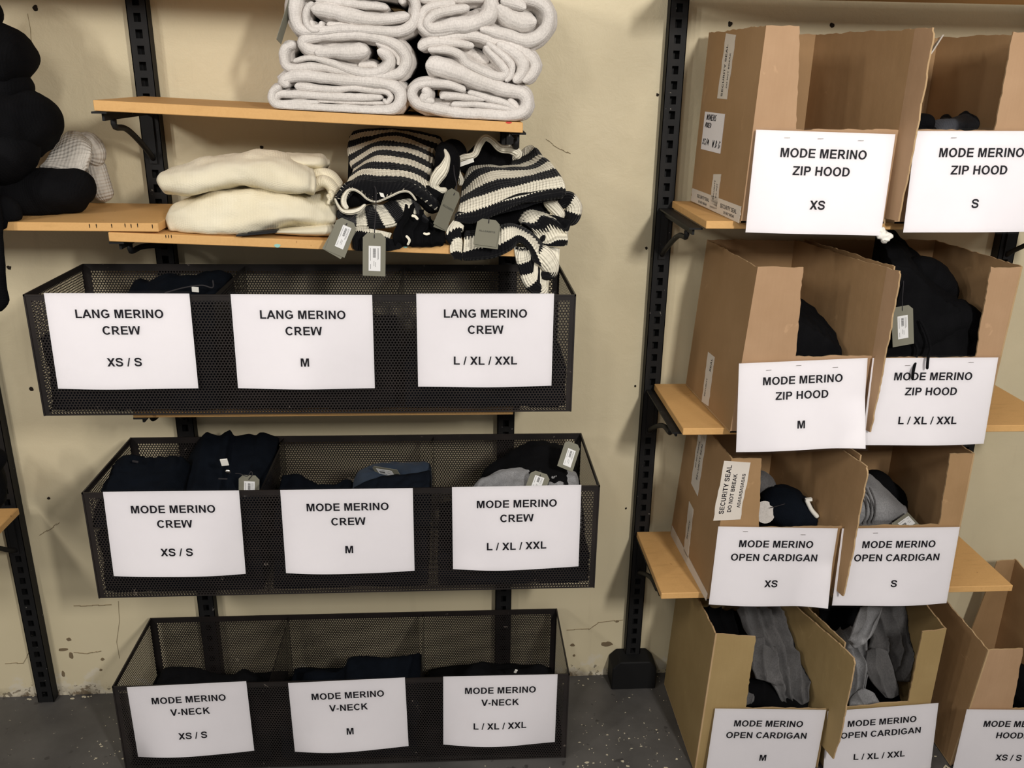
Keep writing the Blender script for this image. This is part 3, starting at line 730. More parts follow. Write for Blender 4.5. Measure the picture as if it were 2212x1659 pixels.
# ------------------------------------------------------------------ cardboard cartons
def panel(name, q, outline, root, mat, th=.004, jag=(), seed=0, out=None):
    """A card panel: q = corners (bottom a, bottom b, top a, top b), outline in (u, v) of that quad, jag = indices of torn edges."""
    rnd = random.Random(seed); a0, b0, a1, b1 = q
    def B(u, v): return a0*(1-u)*(1-v) + b0*u*(1-v) + a1*(1-u)*v + b1*u*v
    n = (b0-a0).cross(a1-a0).normalized()
    if out is not None and n.dot(out) < 0: n = -n
    W, H = (b0-a0).length, (a1-a0).length; pts = []; K = len(outline)
    for k in range(K):
        (u0, v0), (u1, v1) = outline[k], outline[(k+1) % K]; pts.append((u0, v0))
        if k in jag:
            ln = math.hypot((u1-u0)*W, (v1-v0)*H); m_ = max(3, int(ln/.010)); ex, ey = (v1-v0)*H/ln, -(u1-u0)*W/ln; dr = 0
            for i in range(1, m_):
                dr = dr*.6 + rnd.uniform(-.0016, .0016); t = (i+rnd.uniform(-.3, .3))/m_
                pts.append((u0+(u1-u0)*t+ex*dr/W, v0+(v1-v0)*t+ey*dr/H))
        else:
            for i in range(1, 4): pts.append((u0+(u1-u0)*i/4, v0+(v1-v0)*i/4))
    bm = bmesh.new(); F = [bm.verts.new(B(*p)) for p in pts]; R = [bm.verts.new(B(*p)-n*th) for p in pts]
    bm.faces.new(F); bm.faces.new(R[::-1])
    for k in range(len(pts)):
        f = bm.faces.new((F[k], R[k], R[(k+1) % len(pts)], F[(k+1) % len(pts)])); f.material_index = 1
    return link(name, bm, [mat, M['torn']], root)
CARTS = []
FULL = [(0, 0), (1, 0), (1, 1), (0, 1)]
def carton(label, FL, BLx, FR, BR, yf, yb, z0, zt, cut, strip, left, mat, fmat, flap=.05, seed=1, back=None, fl_lo=.03):
    """An open carton. FL.. = (x at bottom, x at top) of its four upright edges; cut = height the front is cut down to;
    strip = x where the standing part of the front ends; left: the strip stands on the near-left side."""
    root = thing('cardboard_carton', label, 'carton', 'cut-down cardboard cartons')
    zt = zt if isinstance(zt, tuple) else (zt,)*4       # FL, BL, FR, BR tops
    P = lambda X, y, k: (Vector((X[0], y, z0)), Vector((X[1], y, zt[k])))
    fl0, fl1 = P(FL, yf, 0); bl0, bl1 = P(BLx, yb, 1); fr0, fr1 = P(FR, yf, 2); br0, br1 = P(BR, yb, 3)
    O = Vector
    panel('back_panel', (bl0, br0, bl1, br1), back or FULL, root, mat, jag=(2,), seed=seed, out=O((0, 1, 0)))
    parts = {}
    parts['l'] = panel('side_panel', (fl0, bl0, fl1, bl1), FULL, root, mat, jag=(2,), seed=seed+1, out=O((-1, 0, 0)))
    parts['r'] = panel('side_panel', (fr0, br0, fr1, br1), FULL, root, mat, jag=(2,), seed=seed+2, out=O((1, 0, 0)))
    panel('bottom_panel', (fl0, fr0, bl0, br0), FULL, root, mat, out=O((0, 0, -1)), seed=seed+3)
    w0 = FR[0]-FL[0]; v = (cut-z0)/((zt[0]+zt[2])/2-z0)
    if left:
        us0 = (strip[1]-FL[0])/w0; us1 = (strip[0]-FL[1])/(FR[1]-FL[1])
        ol = [(0, 0), (1, 0), (1, v), (us0, v), (us1, 1), (0, 1)]; jg = (2, 3, 4)
    else:
        us0 = (strip[1]-FL[0])/w0; us1 = (strip[0]-FL[1])/(FR[1]-FL[1])
        ol = [(0, 0), (1, 0), (1, 1), (us1, 1), (us0, v), (0, v)]; jg = (2, 3, 4)
    parts['f'] = panel('front_panel', (fl0, fr0, fl1, fr1), ol, root, fmat, jag=jg, seed=seed+4, out=O((0, -1, 0)))
    if flap:
        d = (fr1-br1); d.z = 0; d = d.normalized()*flap
        dd = d*.92; t = fr1-fr0
        parts['fl'] = panel('flap', (fr0, fr0+dd, fr1, fr1+d), [(0, fl_lo), (.85, fl_lo+.0), (1, .40), (1, .97), (.9, 1), (0, 1)], root, fmat, jag=(1, 2, 3, 4), seed=seed+5, out=O((1, 0, 0)))
    CARTS.append(lambda y: (max(FL[0], FL[1])+.006+(BLx[0]-FL[0])*(y-yf)/(yb-yf), min(FR[0], FR[1])-.006+(BR[0]-FR[0])*(y-yf)/(yb-yf), yf+.007, yb-.007, z0+.007))
    parts['root'] = root; parts['lq'] = (fl0, bl0, fl1, bl1); parts['fq'] = (fl0, fr0, fl1, fr1)
    return parts
def on_left(c, u, v):
    a0, b0, a1, b1 = c['lq']; return a0*(1-u)*(1-v)+b0*u*(1-v)+a1*(1-u)*v+b1*u*v
def strip_on(c, name, u0, u1, v0, v1, mat, face='l', skew=0.0, seed=0, off=.0012):
    """A strip of tape or a label on the side ('l') or front ('f') of a carton."""
    q = c['lq'] if face == 'l' else c['fq']; a0, b0, a1, b1 = q
    B = lambda u, v: a0*(1-u)*(1-v)+b0*u*(1-v)+a1*(1-u)*v+b1*u*v
    n = (b0-a0).cross(a1-a0).normalized(); ref = Vector((-1, 0, 0)) if face == 'l' else Vector((0, -1, 0))
    if n.dot(ref) < 0: n = -n
    rnd = random.Random(seed); bm = bmesh.new(); K = 10
    A = []; 
    for k in range(K+1):
        v = v0+(v1-v0)*k/K; j = rnd.uniform(-.006, .006) if name == 'tape' else 0
        A.append((bm.verts.new(B(u0+skew*k/K+j, v)+n*off), bm.verts.new(B(u1+skew*k/K+j, v+(.02*rnd.uniform(-1, 1) if name == 'tape' and k in (0, K) else 0))+n*off)))
    for k in range(K): bm.faces.new((A[k][0], A[k][1], A[k+1][1], A[k+1][0]))
    g = bm.faces[:]; r = bmesh.ops.extrude_face_region(bm, geom=g); bmesh.ops.translate(bm, vec=-n*(off-.0001), verts=[v for v in r['geom'] if isinstance(v, bmesh.types.BMVert)])
    return link(name, bm, mat, c['l'] if face == 'l' else c['f']), B, n
def vec_on(B, u, v, du=.01, dv=.01): return (B(u+du, v)-B(u, v)).normalized(), (B(u, v+dv)-B(u, v)).normalized()

cx = carton('brown cardboard carton with a handwritten label and seal tape, its sign reads zip hood XS', (.613, .624), (.590, .601), (.932, .934), (.86, .86), -.385, -.05, 1.458, 1.85, 1.652, (.692, .706), True, M['card'], M['pink'], .055, 11)
# tapes: u runs from the front edge (0) to the back (1)
def seal(c, u0, u1, v0, v1, txts, face='l', skew=0, seed=0, run='up', em=.012):
    tp, B, n = strip_on(c, 'tape', u0, u1, v0, v1, M['tape'], face, skew, seed)
    for s, fu, fv, sc in txts:
        u = u0+(u1-u0)*fu+skew*fv; v = v0+(v1-v0)*fv; ex, ez = vec_on(B, u, v)
        if face == 'l': ex = -ex
        if run == 'up': ux, uy = ez, -ex
        else: ux, uy = ex, ez
        flat_text('print', s, B(u, v)+n*.0010, ux, uy, em*sc, M['ink'], tp, .004, .0004)
seal(cx, .50, .68, .63, .97, [('SECURITY SEAL', .62, .45, 1.15), ('DO NOT BREAK', .22, .45, .8)], skew=-.03, seed=3)
seal(cx, .44, .58, .02, .22, [('SECURITY', .65, .5, .75), ('DO NOT', .3, .5, .7)], seed=4)
seal(cx, .02, .98, -.005, .085, [('SECURITY SEAL', .22, .60, 1.05), ('DO NOT BREAK', .2, .25, .7), ('SECURITY SEAL', .74, .62, .9), ('DO NOT BREAK', .74, .28, .65)], seed=5, run='along')
PEN = {'W': [[(0, 1), (.25, 0), (.5, .8), (.75, 0), (1, 1)]], 'O': [[(.5, 1), (.05, .6), (.3, 0), (.9, .3), (.5, 1)]], 'M': [[(0, 0), (.2, 1), (.5, .3), (.8, 1), (1, 0)]], 'E': [[(.9, 1), (.1, .95), (0, 0), (.9, .05)], [(.05, .5), (.7, .5)]],
    'N': [[(0, 0), (.1, 1), (.8, 0), (.9, 1)]], 'S': [[(.9, .9), (.3, 1), (.1, .7), (.8, .35), (.6, 0), (0, .1)]], 'I': [[(.4, 1), (.45, 0)]], 'X': [[(0, 1), (.9, 0)], [(.9, 1), (.05, 0)]], 'D': [[(.1, 0), (.1, 1), (.8, .7), (.8, .25), (.1, 0)]],
    '/': [[(.9, 1.1), (0, -.1)]], 'B': [[(.1, 0), (.15, 1), (.75, .8), (.2, .5), (.85, .3), (.1, 0)]], 'G': [[(.9, .85), (.3, 1), (.05, .4), (.5, 0), (.9, .4), (.5, .4)]], '.': [[(.3, .02), (.4, .0)]]}
def penned(txt, c, ux, uy, em, mat, parent, n, wd=.0009):
    bm = bmesh.new(); x = 0
    for ch in txt:
        for pl in PEN[ch]:
            for (a, b), (e, f) in zip(pl, pl[1:]):
                p, q = c+ux*(x+a*.62)*em+uy*b*em, c+ux*(x+e*.62)*em+uy*f*em; d = (q-p)/2
                obox(bm, (p+q)/2, d*1.06, d.normalized().cross(n)*wd, n*.0002)
        x += .42 if ch in 'I.' else .85
    return link('handwriting', bm, mat, parent)
lab, B, n = strip_on(cx, 'label', .50, .89, .33, .55, M['paper'], 'l', 0, 6)
for s, u, v, e in [('WOMENS', .84, .505, .013), ('MIXED', .85, .462, .011), ('XS/M', .87, .362, .013), ('W.B.G', .67, .357, .016)]:
    ex, ez = vec_on(B, u, v); penned(s, B(u, v)+n*.0016, (-ex).normalized(), (ez-ex*.25).normalized(), e, M['ink'], lab, n)
settle(cx['root'])
c = carton('brown cardboard carton cut by the frame edge, its sign reads zip hood S', (.952, .952), (.885, .885), (1.222, 1.222), (1.16, 1.16), -.385, -.05, 1.458, 1.848, 1.655, (1.138, 1.137), False, M['card'], M['pink'], 0, 21); settle(c['root'])
c = carton('brown cardboard carton with tape low on its side, its sign reads zip hood M', (.638, .661), (.618, .641), (.952, .955), (.87, .87), -.385, -.05, .971, 1.362, 1.157, (.763, .764), True, M['card'], M['pink'], .042, 31)
seal(c, .46, .60, .02, .34, [('SEAL', .3, .8, 1.1), ('SECURITY', .65, .3, .8)], skew=.03, seed=7); settle(c['root'])
c = carton('brown cardboard carton holding a black hoodie with dangling cords', (.967, .967), (.893, .893), (1.253, 1.263), (1.233, 1.243), -.385, -.05, .971, 1.364, 1.154, (1.189, 1.192), False, M['card'], M['pink'], 0, 41); settle(c['root'])
c = carton('brown cardboard carton with white seal tape over its front corner, sign reads open cardigan XS', (.622, .647), (.611, .636), (.943, .945), (.88, .88), -.39, -.05, .522, .906, .723, (.719, .724), True, M['card'], M['card'], .055, 51, fl_lo=.08)
seal(c, .52, .70, .52, 1.02, [('SECURITY SEAL', .35, .45, 1.1), ('DO NOT BREAK', .72, .5, .8)], seed=8, skew=.02)
seal(c, .50, .62, .05, .40, [('SECURITY', .5, .5, .9)], seed=9, skew=.06); seal(c, .0, .98, -.005, .05, [], seed=10, run='along')
seal(c, -.06, .155, .58, .99, [('SECURITY SEAL', .24, .52, 1.35), ('DO NOT BREAK', .52, .46, 1.1), ('ASASASASASAS', .84, .5, .9)], 'f', .0, 12); settle(c['root'])
c = carton('brown cardboard carton with a rolled grey knit inside, its sign reads open cardigan S', (.957, .957), (.892, .892), (1.243, 1.239), (1.225, 1.225), -.39, -.05, .522, .912, .722, (1.178, 1.186), False, M['card'], M['card'], 0, 61); settle(c['root'])
c = carton('ragged tan cardboard carton on the floor, full of grey knits, beside the post foot', (.630, .647), (.631, .648), (.968, .972), (.90, .90), -.41, -.05, .002, (.436, .42, .40, .37), .203, (.751, .742), True, M['yellow'], M['yellow'], .07, 71, fl_lo=.20); settle(c['root'])
c = carton('ragged tan cardboard carton on the floor stuffed with draped grey cardigans', (.985, .985), (.925, .925), (1.246, 1.247), (1.285, 1.285), -.41, -.05, .002, (.40, .38, .435, .41), .205, (1.185, 1.184), False, M['yellow'], M['yellow'], 0, 81); settle(c['root'])
c = carton('dark brown cardboard carton on the floor, half out of frame', (1.332, 1.364), (1.338, 1.370), (1.67, 1.67), (1.66, 1.66), -.42, -.05, .002, (.372, .382, .38, .415), .185, (1.457, 1.459), True, M['card'], M['pink'], 0, 91, back=[(.64, 0), (1, 0), (1, 1), (.80, 1)]); settle(c['root'])

def rest(o, ztop, yf=-.352):
    """Let cloth lie on a board: nothing sinks below the board's top behind its front edge."""
    for c in [o] + list(o.children_recursive):
        if c.type != 'MESH': continue
        mw = c.matrix_world.copy()
        off = Vector(c.location) + (Vector(c.parent.location) if c.parent else Vector())
        for v in c.data.vertices:
            z = ztop(v.co.x+off.x) + .0015
            if v.co.y+off.y > yf-.001 and v.co.z+off.z < z: v.co.z = z-off.z
ZT = lambda x: 1.6891 + (x+.717)/.8608*(1.6564-1.6891)
ZM = lambda x: 1.4254 + (x+.7228)/.8563*(1.3954-1.4254)

# ------------------------------------------------------------------ folded pale grey sweaters
def crop(x0, y0, k): return lambda X, Y: (x0+X/k, y0+Y/k)
CA, CB, CS1, CS2 = crop(570, 0, 6.379), crop(870, 0, 6.144), crop(700, 270, 4.88), crop(920, 280, 4.609)
CZ = crop(0, 0, 2.962); CL = crop(0, 0, 3.192); CQ = crop(200, 920, 5.027); CM = crop(640, 900, 2.962); CR = crop(1360, 480, 2.593); CR2 = crop(1360, 900, 2.593); CF = crop(1400, 1200, 2.724); CM3 = crop(640, 1250, 2.911)
def W3(C, pts, y):
    """Points (X, Y[, y]) measured in a crop, placed on the plane y (or their own)."""
    return [at(*C(p[0], p[1]), y=(p[2] if len(p) > 2 else y)) for p in pts]
def sweater(label, C, k, layers, y, depth=.27, mat='grey_wool', seed=0, name='folded_sweater', cat='sweater', group='pale grey folded sweaters'):
    bm = bmesh.new(); uvl = bm.loops.layers.uv.verify()
    for i, (pts, h, dy) in enumerate(layers):
        sc = 1/(k*1010)
        hh = [v*sc*1.14 for v in h] if isinstance(h, list) else h*sc*1.14
        ribbon(bm, W3(C, pts, y+dy), hh, depth-dy, max(30, 9*len(pts)), .22, seed+i*3.3, uvl)
        ribbon(bm, W3(C, pts, y+dy), [v*1.55 for v in hh] if isinstance(hh, list) else hh*1.55, depth-dy-.03, max(24, 6*len(pts)), .2, seed+i*2.3, uvl, back=.024)
    o = link(name, bm, M[mat]); rest(o, ZT); return tag(o, label, cat, group)
YG = -.352
sweater('pale grey sweater folded flat, bottom of the stack beside the bare shelf end', CA, 6.379, [
    ([(340, 1190), (250, 1100), (480, 1045), (800, 1075), (1200, 1110), (1550, 1135), (1800, 1200), (1885, 1340), (1800, 1500), (1500, 1535), (1000, 1510), (500, 1480), (220, 1460), (110, 1380), (120, 1260), (230, 1190)], [60, 66, 66, 64, 64, 66, 70, 72, 72, 66, 58, 50, 48, 48, 46, 44], 0),
    ([(420, 1185), (700, 1220), (1000, 1235), (1230, 1215), (1500, 1252), (1680, 1268), (1745, 1340), (1690, 1420), (1640, 1360)], [62, 50, 42, 40, 36, 36, 36, 34, 22], .006),
    ([(1640, 1345), (1300, 1345), (900, 1330), (400, 1300), (210, 1300), (150, 1370), (220, 1435), (480, 1420), (760, 1415)], [32, 48, 46, 44, 40, 38, 40, 40, 26], .004),
    ([(700, 1395), (1100, 1405), (1500, 1420), (1690, 1420)], [14, 24, 26, 20], .012)], YG, seed=1)
sweater('pale grey sweater with a curled inner fold, mid-stack beside the bare shelf end', CA, 6.379, [
    ([(860, 700), (650, 690), (520, 600), (620, 520), (1000, 480), (1400, 475), (1700, 560), (1900, 690), (1960, 850), (1880, 1000), (1700, 1050), (1500, 1045)], [66, 66, 64, 62, 62, 64, 62, 62, 66, 64, 50, 30], 0),
    ([(430, 600), (300, 660), (265, 800), (350, 930), (700, 925), (1000, 965), (1300, 1030)], [40, 56, 58, 56, 56, 50, 36], .002),
    ([(700, 725), (1000, 715), (1300, 705), (1440, 690)], [66, 84, 92, 70], -.004),
    ([(1560, 690), (1710, 770), (1730, 880), (1600, 985), (1400, 1010), (1150, 960), (900, 860), (640, 800), (400, 845)], [50, 66, 62, 60, 58, 50, 38, 30, 26], -.002),
    ([(1540, 590), (1750, 690), (1850, 800), (1850, 900)], [24, 30, 30, 24], .008),
    ([(1300, 900), (1480, 890), (1560, 930)], [40, 46, 30], .02)], YG+.004, seed=20)
sweater('pale grey sweater with a dark tag at its side, topmost above the bare shelf end', CA, 6.379, [
    ([(1400, -170), (800, -160), (480, -100), (420, 80), (430, 260), (520, 400), (760, 425), (1100, 395), (1500, 415), (1850, 430), (2040, 340), (2095, 150), (2060, -30), (1900, -130), (1500, -165)], [60, 70, 86, 92, 92, 76, 52, 48, 52, 60, 62, 60, 60, 60, 60], 0),
    ([(760, 420), (640, 400), (570, 280), (590, 120), (680, 30)], [26, 36, 38, 38, 30], -.003),
    ([(640, 110), (900, 140), (1200, 220), (1550, 270), (1900, 235), (2010, 200)], [86, 92, 88, 70, 50, 30], -.001),
    ([(700, -20), (1000, 20), (1300, 60), (1600, 90), (1720, 110)], [46, 48, 44, 36, 26], .006),
    ([(640, 280), (680, 370), (770, 370), (800, 290)], [30, 30, 30, 26], .004),
    ([(860, 330), (1150, 345), (1500, 385), (1900, 380), (2010, 310)], [30, 26, 22, 26, 22], .012),
    ([(1900, 60), (1880, -60), (1600, -100), (1000, -100)], [50, 50, 44, 44], .010)], YG+.002, seed=40)
sweater('pale grey sweater, lowest of the stack near the red-marked shelf end', CB, 6.144, [
    ([(300, 860), (560, 900), (800, 985), (1050, 1090), (1320, 1185), (1560, 1225), (1650, 1330), (1620, 1460), (1450, 1535), (1100, 1530), (700, 1500), (400, 1440), (190, 1370), (120, 1260), (190, 1140), (380, 1110), (620, 1130), (840, 1200)], [100, 104, 98, 88, 76, 70, 66, 70, 74, 76, 78, 70, 60, 54, 50, 48, 44, 36], 0),
    ([(500, 1310), (560, 1270), (800, 1290), (1100, 1320)], [40, 46, 42, 26], .004),
    ([(860, 1225), (1100, 1300), (1350, 1370), (1490, 1460), (1350, 1440), (1000, 1390), (640, 1390)], [34, 44, 40, 28, 34, 38, 34], .003),
    ([(260, 1180), (330, 1240), (290, 1330), (420, 1350)], [56, 60, 62, 40], .001),
    ([(1400, 1320), (1480, 1390), (1540, 1460)], [40, 46, 34], .008)], YG, seed=60)
sweater('pale grey sweater with nested open folds, mid-stack near the red-marked shelf end', CB, 6.144, [
    ([(480, 490), (900, 470), (1200, 540), (1500, 650), (1700, 760), (1760, 880), (1700, 1000), (1590, 1080)], [46, 66, 72, 70, 68, 68, 66, 50], .006),
    ([(200, 640), (380, 560), (700, 575), (950, 610)], [56, 60, 52, 34], .002),
    ([(330, 660), (600, 660), (770, 730), (850, 840), (1050, 940), (1250, 1020), (1370, 985), (1330, 880), (1200, 740), (1080, 610)], [34, 48, 50, 54, 56, 50, 44, 42, 40, 32], -.002),
    ([(1110, 560), (1350, 750), (1450, 880), (1430, 1010), (1360, 1080)], [32, 42, 42, 40, 30], -.001),
    ([(1250, 570), (1480, 700), (1600, 840), (1580, 980), (1470, 1090)], [46, 72, 78, 70, 48], .001),
    ([(800, 650), (950, 740), (1150, 820)], [60, 70, 50], .03),
    ([(1050, 800), (1200, 900), (1290, 950)], [44, 52, 36], .035)], YG+.003, seed=80)
sweater('pale grey sweater with a wide looped fold, topmost near the red-marked shelf end', CB, 6.144, [
    ([(700, 40), (420, 70), (270, 160), (240, 320), (330, 420), (500, 430), (750, 390)], [40, 46, 48, 48, 48, 46, 30], .004),
    ([(890, 95), (640, 130), (420, 190), (320, 300), (410, 380), (640, 345), (900, 310), (1120, 230), (1190, 100), (1150, -60)], [44, 50, 50, 48, 56, 80, 92, 92, 90, 80], -.002),
    ([(1020, 380), (1300, 440), (1600, 530), (1800, 490), (1930, 330), (1930, 150), (1800, 20), (1500, -50)], [30, 66, 76, 80, 76, 74, 74, 70], .003),
    ([(1250, 80), (1400, 210), (1600, 280), (1780, 290)], [90, 108, 112, 84], .002),
    ([(200, -40), (600, -30), (1000, -30), (1300, -60)], [60, 62, 56, 50], .008),
    ([(1300, 0), (1500, 40), (1640, 110)], [60, 66, 40], 0)], YG, seed=100)

bm = bmesh.new(); tube(bm, [at(898, y_, y=-.13) for y_ in (20, 90, 160, 215)], [.03, .034, .034, .026], 1.4, 40, 18, .15)
o = tag(link('dark_garment', bm, M['black']), 'dark cloth showing in the gap between the two pale grey stacks', 'garment'); rest(o, ZT)

# ------------------------------------------------------------------ cream sweaters
def ringrow(C, cols): return [[at(*C(p[0], p[1]), y=p[2]) for p in c] for c in cols]
def bodyloft(name, label, cat, C, cols, mat, seed=0, wob=.006, group=None, sc=18, nu=60, nv=48):
    bm = bmesh.new(); loft(bm, ringrow(C, cols), nu, nv, seed, wob, sc); o = link(name, bm, M[mat])
    return tag(o, label, cat, group) if label else o
o = thing('folded_sweater', 'cream sweater folded loosely, lower of the two cream ones', 'sweater', 'cream folded sweaters')
p = bodyloft('body', None, None, CZ, [
    [(1160, 1300, -.20), (1120, 1340, -.31), (1108, 1400, -.33), (1130, 1480, -.32), (1150, 1492, -.22), (1150, 1400, -.12)],
    [(1260, 1258, -.20), (1240, 1300, -.31), (1240, 1400, -.342), (1245, 1497, -.335), (1260, 1496, -.20), (1260, 1380, -.10)],
    [(1440, 1195, -.20), (1430, 1240, -.31), (1430, 1380, -.346), (1430, 1500, -.336), (1440, 1498, -.20), (1440, 1350, -.10)],
    [(1640, 1180, -.20), (1640, 1225, -.31), (1640, 1360, -.35), (1650, 1480, -.340), (1650, 1500, -.20), (1650, 1350, -.10)],
    [(1800, 1200, -.20), (1810, 1240, -.31), (1820, 1340, -.343), (1820, 1415, -.338), (1820, 1460, -.20), (1820, 1350, -.10)],
    [(1960, 1240, -.20), (1980, 1285, -.30), (1990, 1350, -.335), (1990, 1428, -.330), (1980, 1460, -.20), (1980, 1350, -.12)],
    [(2070, 1215, -.20), (2090, 1290, -.29), (2098, 1370, -.32), (2090, 1440, -.31), (2070, 1450, -.20), (2060, 1340, -.14)]], 'cream', 3, .010); p.parent = o
p = bodyloft('sleeve', None, None, CZ, [
    [(1780, 1460, -.25), (1790, 1475, -.335), (1800, 1497, -.33), (1800, 1500, -.2)],
    [(1930, 1440, -.25), (1940, 1465, -.335), (1945, 1503, -.33), (1930, 1503, -.2)],
    [(2080, 1420, -.25), (2100, 1450, -.33), (2110, 1505, -.325), (2080, 1505, -.2)],
    [(2130, 1430, -.25), (2140, 1460, -.31), (2140, 1500, -.31), (2120, 1500, -.2)]], 'cream', 5, .004); p.parent = o
bm = bmesh.new()
for pts, r in [([(1950, 1165, -.24), (2030, 1118, -.25), (2105, 1125, -.25), (2155, 1180, -.25), (2160, 1235, -.25)], .014), ([(1985, 1205, -.27), (2055, 1160, -.28), (2110, 1180, -.28), (2140, 1240, -.28), (2125, 1310, -.28)], .013), ([(2105, 1215, -.305), (2128, 1250, -.305), (2112, 1295, -.305)], .006), ([(2095, 1240, -.31), (2112, 1275, -.31), (2100, 1310, -.31)], .005)]:
    tube(bm, W3(CZ, pts, 0), r, 1.8, 36, 14, .08, 30, 3)
link('collar', bm, M['cream'], o); settle(o); rest(o, ZM)
o = thing('folded_sweater', 'cream sweater with wavy top, upper of the two cream ones', 'sweater', 'cream folded sweaters')
p = bodyloft('body', None, None, CZ, [
    [(1100, 1075, -.22), (1060, 1100, -.31), (1045, 1150, -.335), (1085, 1225, -.325), (1120, 1235, -.22), (1110, 1150, -.14)],
    [(1230, 1030, -.22), (1215, 1070, -.31), (1210, 1130, -.345), (1220, 1238, -.335), (1240, 1238, -.22), (1240, 1120, -.11)],
    [(1400, 985, -.22), (1390, 1030, -.30), (1390, 1090, -.335), (1390, 1195, -.33), (1410, 1195, -.22), (1400, 1080, -.11)],
    [(1560, 975, -.22), (1550, 1020, -.30), (1550, 1075, -.335), (1540, 1170, -.325), (1560, 1185, -.22), (1560, 1080, -.11)],
    [(1680, 955, -.22), (1690, 1010, -.31), (1690, 1090, -.347), (1690, 1205, -.338), (1690, 1210, -.22), (1690, 1080, -.11)],
    [(1830, 995, -.22), (1840, 1040, -.31), (1840, 1110, -.35), (1840, 1222, -.342), (1840, 1225, -.22), (1840, 1100, -.12)],
    [(1940, 1030, -.23), (1955, 1075, -.31), (1960, 1150, -.35), (1955, 1228, -.338), (1950, 1230, -.22), (1940, 1110, -.13)], [(1968, 1060, -.24), (1988, 1095, -.31), (1992, 1160, -.342), (1985, 1232, -.334), (1975, 1232, -.23), (1965, 1130, -.16)]], 'cream', 8, .008); p.parent = o
p = bodyloft('sleeve', None, None, CZ, [
    [(1780, 990, -.16), (1800, 1000, -.25), (1810, 1050, -.26), (1800, 1080, -.14)],
    [(1920, 985, -.16), (1930, 995, -.25), (1950, 1060, -.27), (1930, 1090, -.14)],
    [(2040, 985, -.16), (2055, 1005, -.25), (2050, 1070, -.26), (2030, 1110, -.14)],
    [(2085, 1010, -.16), (2095, 1030, -.22), (2090, 1060, -.22), (2070, 1080, -.14)]], 'cream', 9, .005); p.parent = o
settle(o); rest(o, ZM)
bm = bmesh.new(); c0, c1 = at(*CZ(1520, 1512), y=-.352), at(*CZ(1775, 1488), y=-.335)
obox(bm, (c0+c1)/2+Vector((0, 0, .003)), (c1-c0)/2, Vector((0, .012, 0)), Vector((0, 0, .0015))); obox(bm, (c0+c1)/2+Vector((.012, .004, .0065)), (c1-c0)/2*.75, Vector((0, .010, 0)), Vector((0, 0, .0012)))
tag(link('garment_label', bm, M['barrel']), 'flat black label sticking out under the lower cream sweater', 'label')

# ------------------------------------------------------------------ striped sweaters
def st(name, parent, fn, mat='stripe'):
    bm = bmesh.new(); fn(bm); return link(name, bm, M[mat], parent)
SG = 'black and white striped sweaters'
o = thing('striped_sweater', 'black and white striped sweater folded square, its fold curling beside the cream sweaters', 'sweater', SG)
def f1(bm):
    rows = [W3(CS1, [(300, 60), (430, 40), (700, 30), (950, 45), (1250, 120)], -.07), W3(CS1, [(262, 115), (430, 70), (700, 55), (950, 75), (1250, 160)], -.09),
        W3(CS1, [(233, 245), (400, 190), (680, 108), (900, 150), (1190, 262)], -.13), W3(CS1, [(255, 400), (420, 285), (600, 215), (900, 250), (1180, 352)], -.18),
        W3(CS1, [(290, 470), (440, 375), (600, 330), (900, 362), (1160, 480)], -.23), W3(CS1, [(245, 565), (400, 472), (570, 455), (900, 490), (1130, 610)], -.285),
        W3(CS1, [(112, 765), (320, 590), (600, 606), (930, 628), (1240, 830)], -.335), W3(CS1, [(120, 800), (300, 660), (560, 780), (860, 680), (1235, 900)], -.345), W3(CS1, [(240, 820), (330, 700), (560, 800), (860, 690), (1200, 930)], -.33)]
    patch(bm, rows, [-.5, 0, 1, 2, 3, 4, 4.93, 4.97, 4.99], .02, 70, 12, 4, .003)
    # fill below the folded top
    patch(bm, [W3(CS1, [(262, 115), (700, 55), (1250, 160)], -.08), W3(CS1, [(240, 700), (640, 640), (1210, 760)], -.10)], [.6, .9], .02, 20, 10)
st('body', o, f1)
st('hem', o, lambda bm: tube(bm, W3(CS1, [(112, 770), (150, 850), (200, 905), (280, 918), (370, 895), (440, 835)], -.345), [.002, .003, .0045, .006, .0055, .003], 1.2, 40, 12, .1, s0=.1, sper=9))
st('trim', o, lambda bm: tube(bm, W3(CS1, [(250, 890), (210, 830), (212, 760), (255, 692), (320, 682), (390, 720), (460, 782), (555, 808), (680, 760), (800, 706), (880, 700), (930, 735), (975, 800)], -.350), [.005, .006, .0055, .0038, .003, .0026, .0024, .0024, .0024, .0024, .0024, .0022, .002], 1.2, 90, 10, .1, s0=.1, sper=9))
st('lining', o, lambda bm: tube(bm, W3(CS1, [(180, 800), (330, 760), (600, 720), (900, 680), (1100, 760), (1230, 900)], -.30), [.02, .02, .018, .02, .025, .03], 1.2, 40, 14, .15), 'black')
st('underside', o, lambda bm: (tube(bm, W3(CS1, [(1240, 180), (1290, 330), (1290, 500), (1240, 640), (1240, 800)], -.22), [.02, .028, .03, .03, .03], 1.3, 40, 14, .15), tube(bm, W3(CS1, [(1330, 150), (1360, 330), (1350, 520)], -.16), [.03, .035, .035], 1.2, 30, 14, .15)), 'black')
st('sleeve', o, lambda bm: (tube(bm, W3(CS1, [(1270, 250), (1300, 340), (1270, 440), (1230, 500), (1180, 570), (1160, 640), (1210, 690), (1300, 680)], -.30), [.002, .006, .011, .014, .013, .010, .008, .005], 1, 50, 14, .12, s0=.1, sper=9)))
st('white_tab', o, lambda bm: obox(bm, at(*CS1(612, 738), y=-.357), Vector((.0042, 0, -.001)), Vector((0, .001, 0)), Vector((-.0015, 0, .0045))), 'plastic')
settle(o); rest(o, ZM)
o = thing('striped_sweater', 'black and white striped sweater bunched below the folded one, between two hanging tags', 'sweater', SG)
